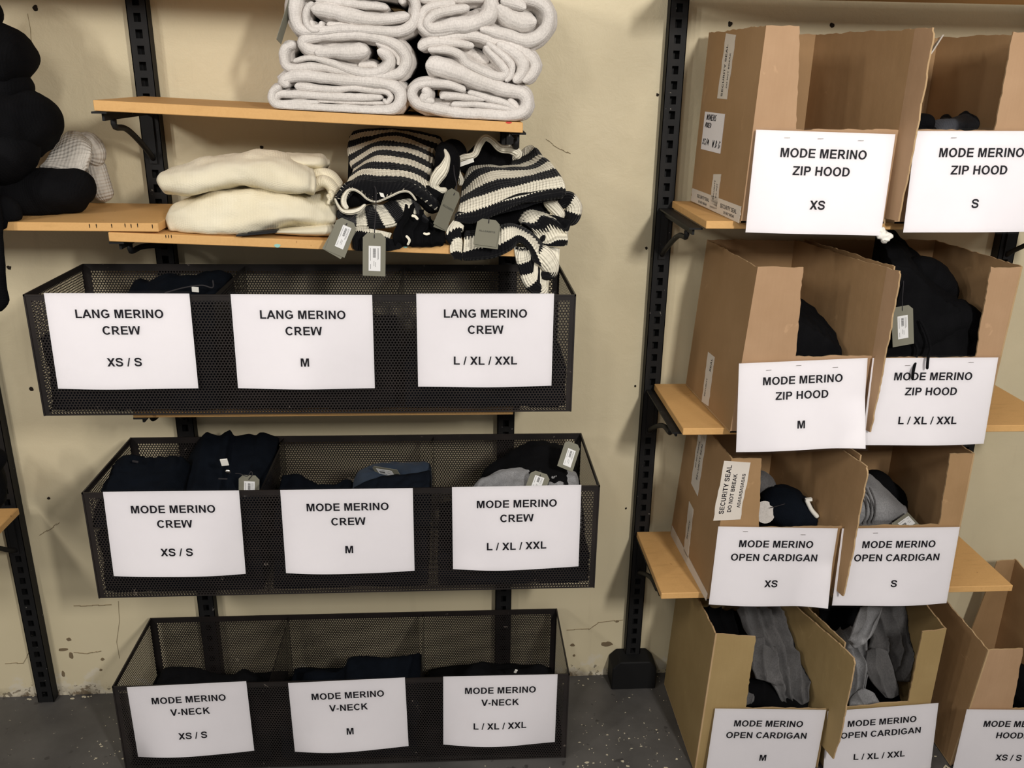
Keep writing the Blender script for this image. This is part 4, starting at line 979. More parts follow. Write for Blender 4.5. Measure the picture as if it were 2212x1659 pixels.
def f2(bm):
    cols = [[(130, 880), (160, 960), (290, 1110)], [(350, 900), (345, 990), (340, 1065)], [(430, 850), (440, 950), (462, 1070)], [(500, 820), (560, 920), (640, 1062)], [(600, 820), (690, 930), (760, 1035)], [(735, 750), (800, 850), (872, 965)], [(885, 720), (930, 830), (975, 945)], [(980, 760), (1060, 920), (1200, 1090)]]
    ys = (-.29, -.325, -.345)
    rows = [[at(*CS1(*p), y=ys[i]) for i, p in enumerate(c)] for c in cols]       # stripes run along the columns here
    patch(bm, rows, [.6, 1.0, 1.5, 2.0, 2.5, 3.0, 3.5, 3.95], .018, 24, 12, 6, .002, ulen=.10)
st('body', o, f2)
def f3(bm):
    patch(bm, [W3(CS1, [(300, 1060), (420, 1075), (560, 1095), (720, 1130)], -.352), W3(CS1, [(300, 1118), (420, 1120), (560, 1150), (700, 1195)], -.362), W3(CS1, [(290, 1200), (420, 1210), (600, 1220), (800, 1220)], -.366), W3(CS1, [(300, 1310), (440, 1320), (640, 1320), (840, 1290)], -.362), W3(CS1, [(310, 1330), (440, 1335), (640, 1330), (840, 1300)], -.34)], [.0, .5, .7, .9, .95], .014, 30, 10, 8, .002)
st('hem', o, f3)
st('sleeve', o, lambda bm: patch(bm, [W3(CS1, [(850, 830), (960, 850), (1080, 960), (1180, 1010), (1290, 1080)], -.325), W3(CS1, [(830, 960), (940, 990), (1060, 1070), (1160, 1130), (1285, 1150)], -.352), W3(CS1, [(740, 1100), (860, 1110), (1000, 1150), (1120, 1170), (1285, 1190)], -.362), W3(CS1, [(720, 1210), (860, 1200), (980, 1230), (1110, 1240), (1280, 1240)], -.368), W3(CS1, [(740, 1310), (850, 1290), (960, 1280), (1110, 1295), (1260, 1290)], -.362)], None, .016, 60, 12, 31, .004, pleat=(5, .012)), 'black')
for q in ([(1045, 1140), (1080, 1152), (1118, 1142)], [(920, 955), (960, 965), (992, 1000)], [(862, 1165), (900, 1215), (878, 1268)]):
    st('trim', o, lambda bm: tube(bm, W3(CS1, q, -.374), .0028, .8, 20, 8, .25, s0=.1, sper=9))
settle(o); rest(o, ZM)
o = thing('striped_sweater', 'black and white striped sweater with wide slanting stripes and rolled neckline', 'sweater', SG)
def f4(bm):
    rows = [W3(CS2, [(480, 250), (600, 210), (760, 220), (900, 230), (1000, 150), (1060, 150)], -.07), W3(CS2, [(420, 330), (540, 270), (700, 300), (860, 300), (1000, 240), (1100, 170)], -.10),
        W3(CS2, [(365, 480), (450, 365), (620, 340), (760, 360), (950, 345), (1150, 230)], -.15), W3(CS2, [(330, 630), (480, 500), (640, 415), (860, 408), (1080, 385), (1230, 300)], -.22),
        W3(CS2, [(315, 745), (500, 670), (720, 600), (920, 550), (1140, 500), (1355, 455)], -.30), W3(CS2, [(295, 858), (500, 800), (720, 728), (920, 672), (1140, 612), (1392, 570)], -.335),
        W3(CS2, [(285, 905), (480, 935), (700, 835), (900, 760), (1140, 705), (1388, 672)], -.345), W3(CS2, [(300, 900), (500, 920), (700, 840), (900, 770), (1140, 715), (1380, 690)], -.26)]
    patch(bm, rows, [-1.0, -.5, 0, 1.0, 2.0, 2.5, 2.93, 2.99], .022, 70, 12, 12, .003)
st('body', o, f4)
st('neckline', o, lambda bm: tube(bm, W3(CS2, [(335, 560), (350, 500), (315, 420), (305, 330), (360, 280), (480, 250), (530, 150), (590, 80), (660, 110), (740, 185), (850, 200), (915, 240), (880, 285)], -.20), [.006, .0065, .007, .007, .007, .0075, .008, .008, .0075, .0085, .010, .011, .008], 1.2, 110, 12, .12, s0=.1, sper=9))
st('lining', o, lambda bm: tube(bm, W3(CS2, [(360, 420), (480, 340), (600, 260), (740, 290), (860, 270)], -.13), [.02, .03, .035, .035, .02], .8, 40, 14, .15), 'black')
st('care_label', o, lambda bm: obox(bm, at(*CS2(400, 325), y=-.20), Vector((.017, 0, .006)), Vector((0, .006, 0)), Vector((-.001, 0, .0045))), 'plastic')
settle(o); rest(o, ZM)
o = thing('striped_sweater', 'black and white striped sweater slumped over the shelf edge, its sleeve hanging into the basket', 'sweater', SG)
def f5(bm):
    rows = [W3(CS2, [(380, 990), (520, 975), (680, 950), (830, 930), (960, 960), (1090, 1040), (1180, 1130), (1230, 1230)], -.325), W3(CS2, [(375, 1060), (520, 1050), (690, 1010), (830, 965), (930, 985), (1060, 1060), (1170, 1190), (1250, 1300)], -.352),
        W3(CS2, [(370, 1140), (520, 1110), (690, 1070), (830, 1000), (920, 1010), (1020, 1060), (1120, 1180), (1225, 1340)], -.366), W3(CS2, [(365, 1225), (520, 1180), (690, 1160), (830, 1095), (920, 1050), (1010, 1100), (1090, 1210), (1160, 1370)], -.374),
        W3(CS2, [(360, 1300), (480, 1290), (690, 1260), (850, 1190), (920, 1120), (1000, 1150), (1050, 1230), (1080, 1340)], -.368), W3(CS2, [(370, 1300), (480, 1300), (690, 1268), (850, 1200), (920, 1130), (990, 1170), (1030, 1240), (1060, 1330)], -.33)]
    patch(bm, rows, [.5, 1.0, 1.08, 1.5, 1.92, 1.98], .02, 70, 10, 15, .002)
st('body', o, f5)
def f6(bm):
    rows = [[(270, 900), (330, 910), (390, 960)], [(210, 985), (290, 960), (375, 965)], [(190, 1080), (280, 1010), (350, 985)], [(235, 1150), (270, 1080), (350, 1060)], [(230, 1170), (300, 1100), (365, 1110)], [(240, 1230), (310, 1210), (362, 1230)], [(290, 1275), (330, 1290), (362, 1300)]]
    patch(bm, [W3(CS2, r, -.345-.004*i) for i, r in enumerate(rows)], [1.0, 1.4, 1.55, 1.95, 2.05, 2.5, 2.95], .016, 24, 10, 17, .002)
st('side_fold', o, f6)
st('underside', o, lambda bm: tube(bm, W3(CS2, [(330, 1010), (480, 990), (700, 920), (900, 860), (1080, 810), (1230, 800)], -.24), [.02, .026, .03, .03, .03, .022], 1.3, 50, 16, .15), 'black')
def f7(bm):
    rows = [[(850, 880), (920, 820), (1000, 760), (1230, 740)], [(920, 920), (1000, 820), (1120, 810), (1260, 850)], [(940, 915), (1080, 920), (1160, 850), (1330, 920)], [(960, 940), (1130, 960), (1220, 890), (1400, 1000)], [(1080, 1050), (1200, 1080), (1300, 1040), (1420, 1050)], [(1110, 1110), (1220, 1130), (1320, 1090), (1420, 1100)], [(1160, 1160), (1250, 1190), (1330, 1170), (1390, 1150)], [(1220, 1230), (1280, 1240), (1320, 1210), (1350, 1190)]]
    patch(bm, [W3(CS2, r, y) for r, y in zip(rows, (-.24, -.28, -.31, -.32, -.31, -.325, -.32, -.29))], [.6, 1.0, 1.5, 1.9, 2.1, 2.45, 2.9, 3.3], .03, 40, 10, 19, .004)
st('back_fold', o, f7)
st('cuff', o, lambda bm: tube(bm, W3(CS2, [(1280, 760), (1400, 700), (1470, 760), (1450, 860), (1400, 950)], -.26), [.014, .02, .02, .02, .014], 1, 40, 14, .15, s0=.3, sper=.055))
st('cuff', o, lambda bm: tube(bm, W3(CS2, [(1180, 700), (1260, 760), (1330, 840), (1340, 900)], -.28), [.010, .014, .013, .009], 1, 30, 12, .12, s0=.1, sper=9))
st('sleeve', o, lambda bm: (tube(bm, W3(CS2, [(960, 1170), (960, 1260), (985, 1370), (1010, 1470), (1080, 1560), (1150, 1590), (1210, 1540)], -.345), [.018, .020, .019, .019, .020, .022, .018], 1.1, 60, 18, .18, s0=.9, sper=.052, folds=.05), tube(bm, W3(CS2, [(1080, 1180), (1180, 1280), (1240, 1370), (1230, 1430), (1130, 1440)], -.35), [.024, .022, .02, .016, .012], 1.1, 50, 16, .12, s0=.9, sper=.11), tube(bm, W3(CS2, [(900, 1350), (930, 1480), (970, 1570), (1060, 1600)], -.325), [.016, .020, .018, .012], 1, 40, 14, .15, s0=.2, sper=.06)))
settle(o); rest(o, ZM)

# ------------------------------------------------------------------ dark clothes: shelf pile, baskets, cartons
def soft(name, label, cat, group, pieces, mat, extra=None):
    """A garment of one or more soft tubes: pieces = (crop, points, y, radius, depth factor, folds[, part name, material])."""
    if len(pieces) == 1 and not extra:
        bm = bmesh.new(); C, pts, y, r, dep, fo = pieces[0][:6]
        tube(bm, W3(C, pts, y), r, dep, 46, 26, .16, 20, len(label)*1.3, folds=fo)
        return tag(link(name, bm, M[mat]), label, cat, group)
    o = thing(name, label, cat, group)
    for k, p in enumerate(pieces):
        C, pts, y, r, dep, fo = p[:6]; bm = bmesh.new()
        tube(bm, W3(C, pts, y), r, dep, 46, 26, .16, 20, len(label)*1.3+k, folds=fo)
        link(p[6] if len(p) > 6 else 'fold', bm, M[p[7] if len(p) > 7 else mat], o)
    if extra: extra(o)
    return settle(o)
def st2(name, o, C, p, y, hx, hz, mat, rot=0.0, th=.0015):
    c = at(*C(*p), y=y); bm = bmesh.new(); a = Vector((math.cos(rot), 0, math.sin(rot))); b = Vector((-math.sin(rot), -.25, math.cos(rot))).normalized()
    obox(bm, c, a*hx, a.cross(b)*th, b*hz); bevelled(bm, min(hx, hz, th)*.35); return link(name, bm, M[mat], o)
PG = 'black sweaters piled on the overlapping shelf'
ZL = lambda x: 1.4457
for a in [('black_sweater', 'black sweater lying lowest in the pile, its rounded end resting on the bare board', 'sweater', PG, [(CL, [(-420, 1380), (0, 1360), (200, 1350), (400, 1320), (560, 1310), (660, 1330)], -.22, [.075, .07, .058, .052, .046, .028], 1.3, .03, 'body'), (CL, [(-300, 1500), (0, 1470), (120, 1400)], -.33, [.055, .045, .03], .8, .03, 'sleeve')], 'black'),
    ('black_sweater', 'black sweater bulging over the grey ribbed knit, middle of the pile', 'sweater', PG, [(CL, [(-420, 860), (0, 860), (200, 830), (400, 790)], -.22, [.09, .085, .068, .052], 1.4, .03, 'body'), (CL, [(-300, 1080), (-40, 1080), (120, 1020), (240, 960)], -.26, [.07, .066, .055, .04], 1.2, .03, 'sleeve'), (CL, [(-220, 1000), (-110, 1500), (-55, 2060), (-48, 2160)], -.372, [.03, .036, .032, .02], .6, .03, 'cuff')], 'black'),
    ('black_sweater', 'black sweater with a smooth domed end, above the bulging one', 'sweater', PG, [(CL, [(-420, 400), (0, 400), (130, 410), (240, 440)], -.22, [.065, .062, .058, .038], 1.6, .02, 'body'), (CL, [(-300, 560), (0, 590), (220, 610)], -.22, [.05, .045, .03], 1.6, .02, 'hem')], 'black'),
    ('black_sweater', 'black sweater just entering the corner of the frame', 'sweater', PG, [(CL, [(-520, 60), (-200, 70), (-10, 80)], -.22, [.05, .05, .036], 1.6, .02)], 'black')]:
    o = soft(*a); rest(o, ZL, -.3505)
o = thing('ribbed_knit', 'grey chunky ribbed knit tucked behind the black sweater pile', 'knitwear')
bm = bmesh.new(); patch(bm, [W3(CL, [(390, 960), (470, 895), (560, 905), (650, 975)], -.10), W3(CL, [(340, 1040), (440, 990), (560, 960), (640, 1010)], -.16), W3(CL, [(300, 1100), (420, 1090), (540, 1060), (625, 1060)], -.19), W3(CL, [(262, 1142), (390, 1165), (495, 1222), (590, 1150)], -.20)], [0, .04, .07, .10], .014, 40, 12, 3, .003); link('body', bm, M['rib'], o)
bm = bmesh.new(); tube(bm, W3(CL, [(520, 960), (610, 980), (660, 1060), (640, 1150)], -.11), [.016, .024, .024, .018], 1, 40, 16, .12); tube(bm, W3(CL, [(640, 1090), (670, 1180), (700, 1290), (735, 1390)], -.10), [.022, .024, .024, .022], 1, 40, 16, .12); link('sleeve', bm, M['rib'], o)
settle(o); rest(o, ZL, -.3505)
o = soft('dark_garment', 'dark grey folded garment at the frame edge on the low shelf end', 'garment', None, [(CL, [(-340, 3400), (-150, 3330), (-20, 3260)], -.24, [.10, .09, .07], 1.0, .06, 'body'), (CL, [(-200, 3200), (-60, 3190), (10, 3240)], -.27, [.05, .045, .03], 1.0, .06, 'fold')], 'black'); rest(o, lambda x: .645, -.346)

# folded knits lying inside the baskets
def block(label, x0, x1, y0, y1, z0, z1, mat, seed, group='folded dark knits inside the baskets'):
    bm = bmesh.new(); cols = []; n = 5
    for i in range(n):
        x = x0+.02+(x1-x0-.04)*i/(n-1); w = .006*math.sin(seed+i*1.9); zt = z1+.010*math.sin(seed*2+i*1.3)
        zm = (z0+zt)/2
        cols.append([Vector((x, y0+.02, zt-.004)), Vector((x, y0+w, zt-.02)), Vector((x, y0+.012, zm)), Vector((x, y0+w, z0+.02)), Vector((x, y0+.02, z0+.001)), Vector((x, y1-.02, z0+.001)), Vector((x, y1, zm)), Vector((x, y1-.02, zt-.002))])
    loft(bm, cols, 40, 40, seed, .006, 20)
    for v in bm.verts:
        v.co.z = max(v.co.z, z0); v.co.x = min(max(v.co.x, x0+.004), x1-.004); v.co.y = min(max(v.co.y, y0), y1)
    return tag(link('folded_knit', bm, M[mat]), label, 'knitwear', group)
mt = [['navy', 'black', 'navy'], ['navy', 'navy', 'navy'], ['black', 'navy', 'black']]
WHERE = ['highest', 'middle', 'floor-standing']
for i, (bx, by, bz, bd) in enumerate(BX):
    for k in range(3):
        block('dark knit seen through holes behind the %s sign, %s basket' % (SZ[k], WHERE[i]), bx+BL*k/3+.008, bx+BL*(k+1)/3-.008, by-bd+.012, by-.012, bz+.004, bz+hs[i][k], mt[i][k], 1+i*3+k)
def heap(bm, C, top, yb, yf, drop, zb, seed=0, n=70, wob=.005, uvl=None):
    """A heaped garment: top = its upper outline at depth yb, sloping down by drop towards yf, standing on zb."""
    P = [at(*C(*p), y=yb) for p in top]; P = even(P, n)[0]; rows = []
    for i, p in enumerate(P):
        k = math.sin(PI*i/n)**.5; f = (CAM.y-yf)/(CAM.y-yb); sx = CAM.x+(p.x-CAM.x)*(1-(1-f)*.35)
        q = lambda y, z: Vector((p.x+(sx-p.x)*(y-yb)/(yf-yb), y, max(zb, z)))
        rows.append([q(yb+.03*k, p.z-.02), q(yb, p.z), q(yb*.7+yf*.3, p.z-drop*.25), q(yb*.35+yf*.65, p.z-drop*.6), q(yb*.1+yf*.9, p.z-drop), q(yf, p.z-drop-.03), q(yf, zb), q(yb+.03*k, zb)])
    m_ = 44; V = []
    for i, r in enumerate(rows):
        e = [r[-1]]+r+[r[0], r[1]]; row = []
        for j in range(m_):
            t = j/m_*8; a = int(t); t -= a; p = cr(e[a], e[a+1], e[a+2], e[a+3], t)
            d = Vector((0, -.4, 1)).normalized()
            fold = abs(math.sin(PI*(5*lump(p, 7, seed)+p.x*9)))**.7
            p = p + d*(wob*(lump(p, 24, seed)+.6*lump(p, 60, seed+3)) + wob*.9*(fold-.6)); p.z = max(p.z, zb); row.append(bm.verts.new(p))
        V.append(row)
    for i in range(n):
        for j in range(m_): bm.faces.new((V[i][j], V[i][(j+1) % m_], V[i+1][(j+1) % m_], V[i+1][j])).smooth = True
    bm.faces.new(V[0]); bm.faces.new(V[-1])
def heaped(name, label, cat, group, C, top, yb, yf, drop, zb, mat, seed, extra=None):
    bm = bmesh.new(); heap(bm, C, top, yb, yf, drop, zb, seed)
    if not extra: return tag(link(name, bm, M[mat]), label, cat, group)
    o = thing(name, label, cat, group); link('body', bm, M[mat], o); extra(o); return settle(o)
CT = crop(0, 520, 2.962); CT2 = crop(640, 520, 2.962)
NG = 'dark knits showing above the basket rims'
def tab0(o):
    st2('white_tab', o, CT, (1250, 312), -.30, .0075, .006, 'plastic', -.1)
    bm = bmesh.new(); tube(bm, W3(CT, [(1050, 335), (1180, 300), (1290, 285), (1360, 300), (1362, 250)], -.30), .0016, 1, 40, 8, 0); link('cord', bm, M['string'], o)
_o = heaped('dark_sweater', 'dark navy sweater heaped in the highest basket, a white tab on it', 'sweater', NG, CT, [(815, 345), (850, 280), (885, 240), (960, 255), (1060, 208), (1180, 225), (1320, 200), (1440, 200), (1480, 235), (1410, 330)], -.15, -.36, .035, BX[0][2]+hs[0][0]+.016, 'navy', 1, tab0); contain(_o, in_basket(0, 0), ('cord', 'white_tab'))
_o = heaped('navy_cardigan', 'navy garment filling the XS / S end of the middle basket beside the mesh', 'garment', NG, CQ, [(150, 560), (190, 430), (290, 345), (420, 338), (560, 352), (760, 350), (940, 340), (1060, 420)], -.22, -.41, .03, BX[1][2]+hs[1][0]+.016, 'navy', 2, lambda o: st2('care_label', o, CQ, (465, 388), -.27, .007, .0025, 'string', -.2)); contain(_o, in_basket(1, 0), ('care_label',))
def button(o):
    st2('white_tab', o, CQ, (1432, 395), -.335, .0085, .0095, 'plastic', .1)
    bm = bmesh.new(); bmesh.ops.create_uvsphere(bm, u_segments=16, v_segments=8, radius=.0062); bmesh.ops.scale(bm, vec=(1, .45, .9), verts=bm.verts[:]); bmesh.ops.translate(bm, vec=at(*CQ(1468, 497), y=-.372), verts=bm.verts[:]); link('button', bm, M['silver'], o, True)
    st2('care_label', o, CQ, (1415, 575), -.385, .010, .0012, 'string', -.05)
_o = heaped('navy_cardigan', 'navy garment with a shiny button and upturned collar in the middle basket', 'garment', NG, CQ, [(1010, 420), (1120, 200), (1180, 130), (1230, 92), (1290, 98), (1380, 116), (1480, 56), (1530, 118), (1610, 122), (1690, 110), (1770, 112), (1820, 86), (1960, 112), (2020, 160), (1960, 330)], -.125, -.41, .075, .765, 'navy', 3, button); contain(_o, lambda y: (in_basket(1, 0)(y)[0], in_basket(1, 0)(y)[1], BX[1][1]-BX[1][3]+.004, BX[1][1]-.004, .765), ('white_tab', 'button', 'care_label'))
_o = heaped('navy_sweater', 'dark sweater low behind the middle basket M sign, beside the slate blue one', 'sweater', NG, CM, [(-100, 420), (-80, 375), (20, 375), (120, 430), (240, 435), (330, 405), (380, 440)], -.24, -.40, .02, BX[1][2]+hs[1][1]+.016, 'navy', 4); contain(_o, in_basket(1, 1))
def hem1(o):
    bm = bmesh.new(); heap(bm, CM, [(370, 450), (420, 425), (520, 395), (640, 378), (780, 365), (862, 350), (868, 440)], -.345, -.412, .016, BX[1][2]+hs[1][1]+.016, 6, wob=.004); link('hem', bm, M['navy'], o)
_o = heaped('slate_sweater', 'slate blue folded knit under a tilted tag in the middle basket', 'sweater', NG, CM, [(360, 440), (385, 370), (440, 330), (520, 305), (640, 300), (780, 296), (850, 302), (866, 350), (860, 420)], -.25, -.39, .03, BX[1][2]+hs[1][1]+.016, 'blue', 5, hem1); contain(_o, in_basket(1, 1))
_o = heaped('black_sweater', 'black folded sweater arched behind the grey one in the middle basket', 'sweater', NG, CM, [(1160, 420), (1210, 340), (1300, 285), (1400, 220), (1520, 172), (1640, 178), (1720, 205), (1790, 300), (1810, 380)], -.20, -.40, .045, BX[1][2]+hs[1][2]+.016, 'black', 7); contain(_o, in_basket(1, 2))
_o = heaped('grey_sweater', 'heather grey folded sweater with a tag, in the middle basket', 'sweater', NG, CM, [(1120, 460), (1180, 400), (1260, 370), (1340, 348), (1480, 340), (1600, 345), (1720, 350), (1785, 362), (1806, 410), (1795, 450)], -.30, -.415, .022, BX[1][2]+hs[1][2]+.016, 'marl', 8); contain(_o, in_basket(1, 2))
_o = heaped('black_sweater', 'black knit low in the floor-standing basket behind its XS / S sign', 'sweater', NG, CZ, [(1000, 4380), (1040, 4290), (1100, 4275), (1250, 4290), (1350, 4320), (1480, 4330), (1560, 4290), (1680, 4340), (1740, 4390)], -.20, -.335, .03, BX[2][2]+hs[2][0]+.016, 'black', 9); contain(_o, in_basket(2, 0))
_o = heaped('navy_sweater', 'navy folded knit with a flat top in the floor-standing basket behind its M sign', 'sweater', NG, CM3, [(30, 640), (60, 590), (150, 575), (250, 595), (305, 560), (330, 512), (400, 500), (560, 510), (700, 490), (795, 488), (800, 600)], -.17, -.335, .03, BX[2][2]+hs[2][1]+.016, 'navy', 10); contain(_o, in_basket(2, 1))
_o = heaped('black_sweater', 'black knit with two humps in the floor-standing basket behind its L / XL / XXL sign', 'sweater', NG, CM3, [(1030, 620), (1080, 565), (1150, 534), (1215, 545), (1270, 585), (1360, 578), (1450, 575), (1520, 540), (1580, 560), (1610, 610)], -.19, -.335, .03, BX[2][2]+hs[2][2]+.016, 'black', 11, lambda o: st2('white_tab', o, CM3, (1380, 582), -.27, .0035, .006, 'plastic', -.35)); contain(_o, in_basket(2, 2), ('white_tab',))

# cartons' contents
CU = crop(1400, 0, 2.7192); KG = 'knits inside the cartons'
_o = soft('black_sweater', 'black sweater end in the zip hood S carton, beside grey cloth', 'sweater', KG, [(CU, [(1500, 740), (1600, 720), (1670, 740)], -.25, [.022, .022, .018], 1.4, .04)], 'black'); contain(_o, CARTS[1])
_o = soft('slate_hoodie', 'slate grey hoodie just above the zip hood S sign', 'hoodie', KG, [(CU, [(1650, 770), (1800, 750), (1950, 730), (2060, 740)], -.20, [.02, .024, .026, .02], 1.5, .10, 'body'), (CU, [(1700, 740), (1800, 715), (1900, 715)], -.13, [.014, .016, .012], 1.5, .06, 'hood'), (CU, [(1950, 720), (2000, 690), (2045, 720)], -.19, [.010, .013, .010], 1.3, .05, 'sleeve')], 'smoke'); contain(_o, CARTS[1])
_o = heaped('black_hoodie', 'black hoodie slumped in the zip hood M carton', 'hoodie', KG, CR, [(860, 380), (940, 425), (1000, 470), (1060, 512), (1112, 552), (1120, 590), (1095, 625), (1120, 665), (1136, 710), (1130, 760)], -.19, -.33, .03, .979, 'black', 21, lambda o: st2('care_label', o, CR, (1045, 665), -.30, .004, .0022, 'sticker', -.4)); contain(_o, CARTS[2])
def cords(o):
    for pts in ([(1625, 545), (1660, 610), (1685, 700), (1672, 760), (1666, 826)], [(1560, 620), (1610, 700), (1605, 765), (1590, 830), (1584, 884)]):
        bm = bmesh.new(); q = [(*pts[0], -.362), (*pts[1], -.374), (*pts[2], -.384), (*pts[3], -.405), (*pts[4], -.408)]
        tube(bm, W3(CR, q, 0), .0032, 1, 40, 10, .05, capr=.3); link('cord', bm, M['black'], o)
    st2('zip_pull', o, CR, (1553, 307), -.25, .0022, .005, 'silver', .1); st2('care_label', o, CR, (1578, 335), -.25, .006, .0025, 'tag', -.3)
def hood(o):
    cords(o); bm = bmesh.new(); tube(bm, W3(CR, [(1500, 330), (1600, 290), (1700, 320), (1755, 400), (1740, 480)], -.24), [.03, .042, .042, .034, .02], 1.0, 50, 20, .2, folds=.06); link('hood', bm, M['black'], o)
    bm = bmesh.new(); tube(bm, W3(CR, [(1440, 720), (1560, 640), (1720, 570), (1850, 560), (1930, 660)], -.30), [.045, .055, .055, .05, .034], 1.0, 50, 20, .16, folds=.04); link('sleeve', bm, M['black'], o)
_o = heaped('black_hoodie', 'black hoodie with two cords dangling over the zip hood L / XL / XXL sign', 'hoodie', KG, CR, [(1380, 60), (1480, 85), (1600, 190), (1700, 262), (1762, 310), (1785, 390), (1800, 440), (1880, 460), (1935, 530), (1955, 620), (1950, 740)], -.17, -.345, .05, .979, 'black', 22, hood); contain(_o, CARTS[3])
def toggle(o):
    bm = bmesh.new(); tube(bm, W3(CR2, [(990, 462), (1018, 520), (1055, 565)], -.30), [.0055, .0055, .0062], 1, 20, 10, 0, capr=.2); obox(bm, at(*CR2(1003, 464), y=-.302), Vector((.008, 0, .001)), Vector((0, .004, 0)), Vector((-.0005, 0, .0035))); link('toggle', bm, M['plastic'], o)
_o = soft('navy_cardigan', 'navy cardigan with a white plastic toggle in the taped carton', 'cardigan', KG, [(CR2, [(740, 540), (850, 500), (960, 540), (1060, 600)], -.25, [.05, .05, .045, .03], 1.3, .03, 'body'), (CR2, [(790, 440), (860, 430), (960, 470)], -.22, [.02, .026, .022], 1.2, .04, 'sleeve')], 'navy', toggle); contain(_o, CARTS[4])
_o = soft('grey_cardigan', 'grey cardigan behind the round tag in the taped carton', 'cardigan', KG, [(CR2, [(700, 320), (740, 400), (760, 500)], -.19, [.032, .034, .03], 1.0, .05)], 'dmarl'); contain(_o, CARTS[4])
o = thing('grey_cardigan', 'rolled heather grey knit lying in the open cardigan S carton', 'cardigan', KG)
p = bodyloft('body', None, None, CR2, [[(1230, 440, -.16), (1215, 500, -.25), (1230, 640, -.27), (1240, 640, -.16)], [(1290, 350, -.16), (1275, 430, -.27), (1275, 625, -.29), (1290, 620, -.15)], [(1350, 330, -.16), (1345, 420, -.27), (1345, 600, -.29), (1350, 600, -.15)], [(1440, 410, -.16), (1440, 470, -.27), (1440, 595, -.28), (1440, 590, -.15)], [(1520, 490, -.18), (1525, 510, -.25), (1525, 570, -.26), (1520, 570, -.17)]], 'marl', 4, .006); p.parent = o
bm = bmesh.new()
for dx in (0, 26, 48): tube(bm, W3(CR2, [(1296+dx, 395), (1325+dx, 470), (1325+dx, 550), (1305+dx, 605)], -.301), .0024, 1, 26, 8, 0, capr=.2)
link('cuff', bm, M['dmarl'], o)
bm = bmesh.new(); tube(bm, W3(CR2, [(1270, 615), (1380, 600), (1440, 600), (1480, 605)], -.29), [.016, .013, .010, .006], 1, 30, 12, .15); link('sleeve', bm, M['dmarl'], o); settle(o)
_o = soft('black_cardigan', 'black knit behind the rolled grey one in the open cardigan S carton', 'cardigan', KG, [(CR2, [(1330, 330), (1420, 400), (1520, 500), (1600, 580)], -.14, [.03, .034, .034, .03], 1.2, .04)], 'black'); contain(_o, CARTS[5])
def drape(label, sheets, mat='dmarl', nm='grey_cardigan', cart=6):
    """Cloth hung in folds: sheets = (rows of crop points from top to bottom, depths of the rows, pleats, fold height, part[, material])."""
    o = thing(nm, label, 'cardigan', KG)
    for k, p in enumerate(sheets):
        bm = bmesh.new(); patch(bm, [W3(CF, r, y) for r, y in zip(p[0], p[1])], None, .012, 56, 16, len(label)+7*k, .004, pleat=(p[2], p[3])); link(p[4], bm, M[p[5] if len(p) > 5 else mat], o)
    settle(o); contain(o, CARTS[cart]); return o
drape('dark cardigan bunched at the back of the open cardigan M carton', [([[(330, 300), (440, 310), (560, 330)], [(360, 400), (460, 400), (580, 420)], [(400, 480), (500, 500), (600, 540)], [(420, 640), (520, 640), (620, 680)]], (-.12, -.17, -.20, -.22), 3, .014, 'body')], 'black', 'grey_cardigan')
drape('grey cardigan draped in long folds in the open cardigan M carton', [
    ([[(520, 310), (640, 300), (760, 300), (880, 330)], [(560, 400), (680, 400), (800, 420), (900, 460)], [(620, 520), (740, 540), (840, 580), (930, 620)], [(680, 640), (780, 680), (880, 700), (960, 735)], [(740, 760), (810, 800), (890, 800), (950, 790)], [(790, 880), (850, 890), (905, 880), (950, 860)]], (-.15, -.21, -.27, -.32, -.35, -.36), 4.2, .030, 'body'),
    ([[(590, 470), (660, 500), (740, 560)], [(610, 570), (690, 590), (770, 650)], [(620, 660), (710, 690), (800, 740)], [(640, 730), (740, 760), (830, 830)]], (-.28, -.315, -.34, -.35), 2.3, .022, 'sleeve')], 'dmarl')
drape('black knit at the bottom of the open cardigan M carton', [([[(560, 720), (680, 720), (820, 780), (960, 800)], [(555, 790), (680, 790), (820, 840), (950, 850)], [(560, 890), (680, 890), (820, 900), (940, 900)]], (-.30, -.35, -.37), 3, .012, 'body'), ([[(545, 800), (590, 800), (630, 830)], [(540, 850), (590, 850), (625, 850)], [(540, 890), (580, 880), (610, 870)]], (-.365, -.38, -.385), 1.2, .006, 'sleeve', 'dmarl')], 'black', 'black_cardigan')
drape('black cloth low in the open cardigan L / XL / XXL carton', [([[(1010, 300), (1200, 290), (1400, 290), (1590, 300)], [(1020, 460), (1200, 460), (1400, 460), (1580, 460)], [(1060, 700), (1240, 700), (1420, 700), (1570, 700)], [(1100, 880), (1240, 880), (1420, 880), (1560, 870)]], (-.10, -.14, -.20, -.27), 3, .014, 'body')], 'black', 'black_cardigan', 7)
drape('grey cardigan hanging in pleats in the open cardigan L / XL / XXL carton', [
    ([[(1300, 300), (1380, 290), (1460, 300), (1560, 330)], [(1310, 450), (1390, 440), (1480, 450), (1580, 470)], [(1290, 580), (1380, 590), (1480, 600), (1570, 600)], [(1270, 680), (1350, 720), (1440, 740), (1540, 745)]], (-.17, -.22, -.27, -.30), 3.2, .028, 'body'),
    ([[(1290, 560), (1350, 540), (1410, 560)], [(1280, 660), (1360, 660), (1450, 680)], [(1330, 760), (1400, 770), (1475, 780)], [(1400, 840), (1440, 850), (1470, 830)]], (-.30, -.325, -.34, -.345), 1.4, .014, 'front')], 'dmarl', cart=7)
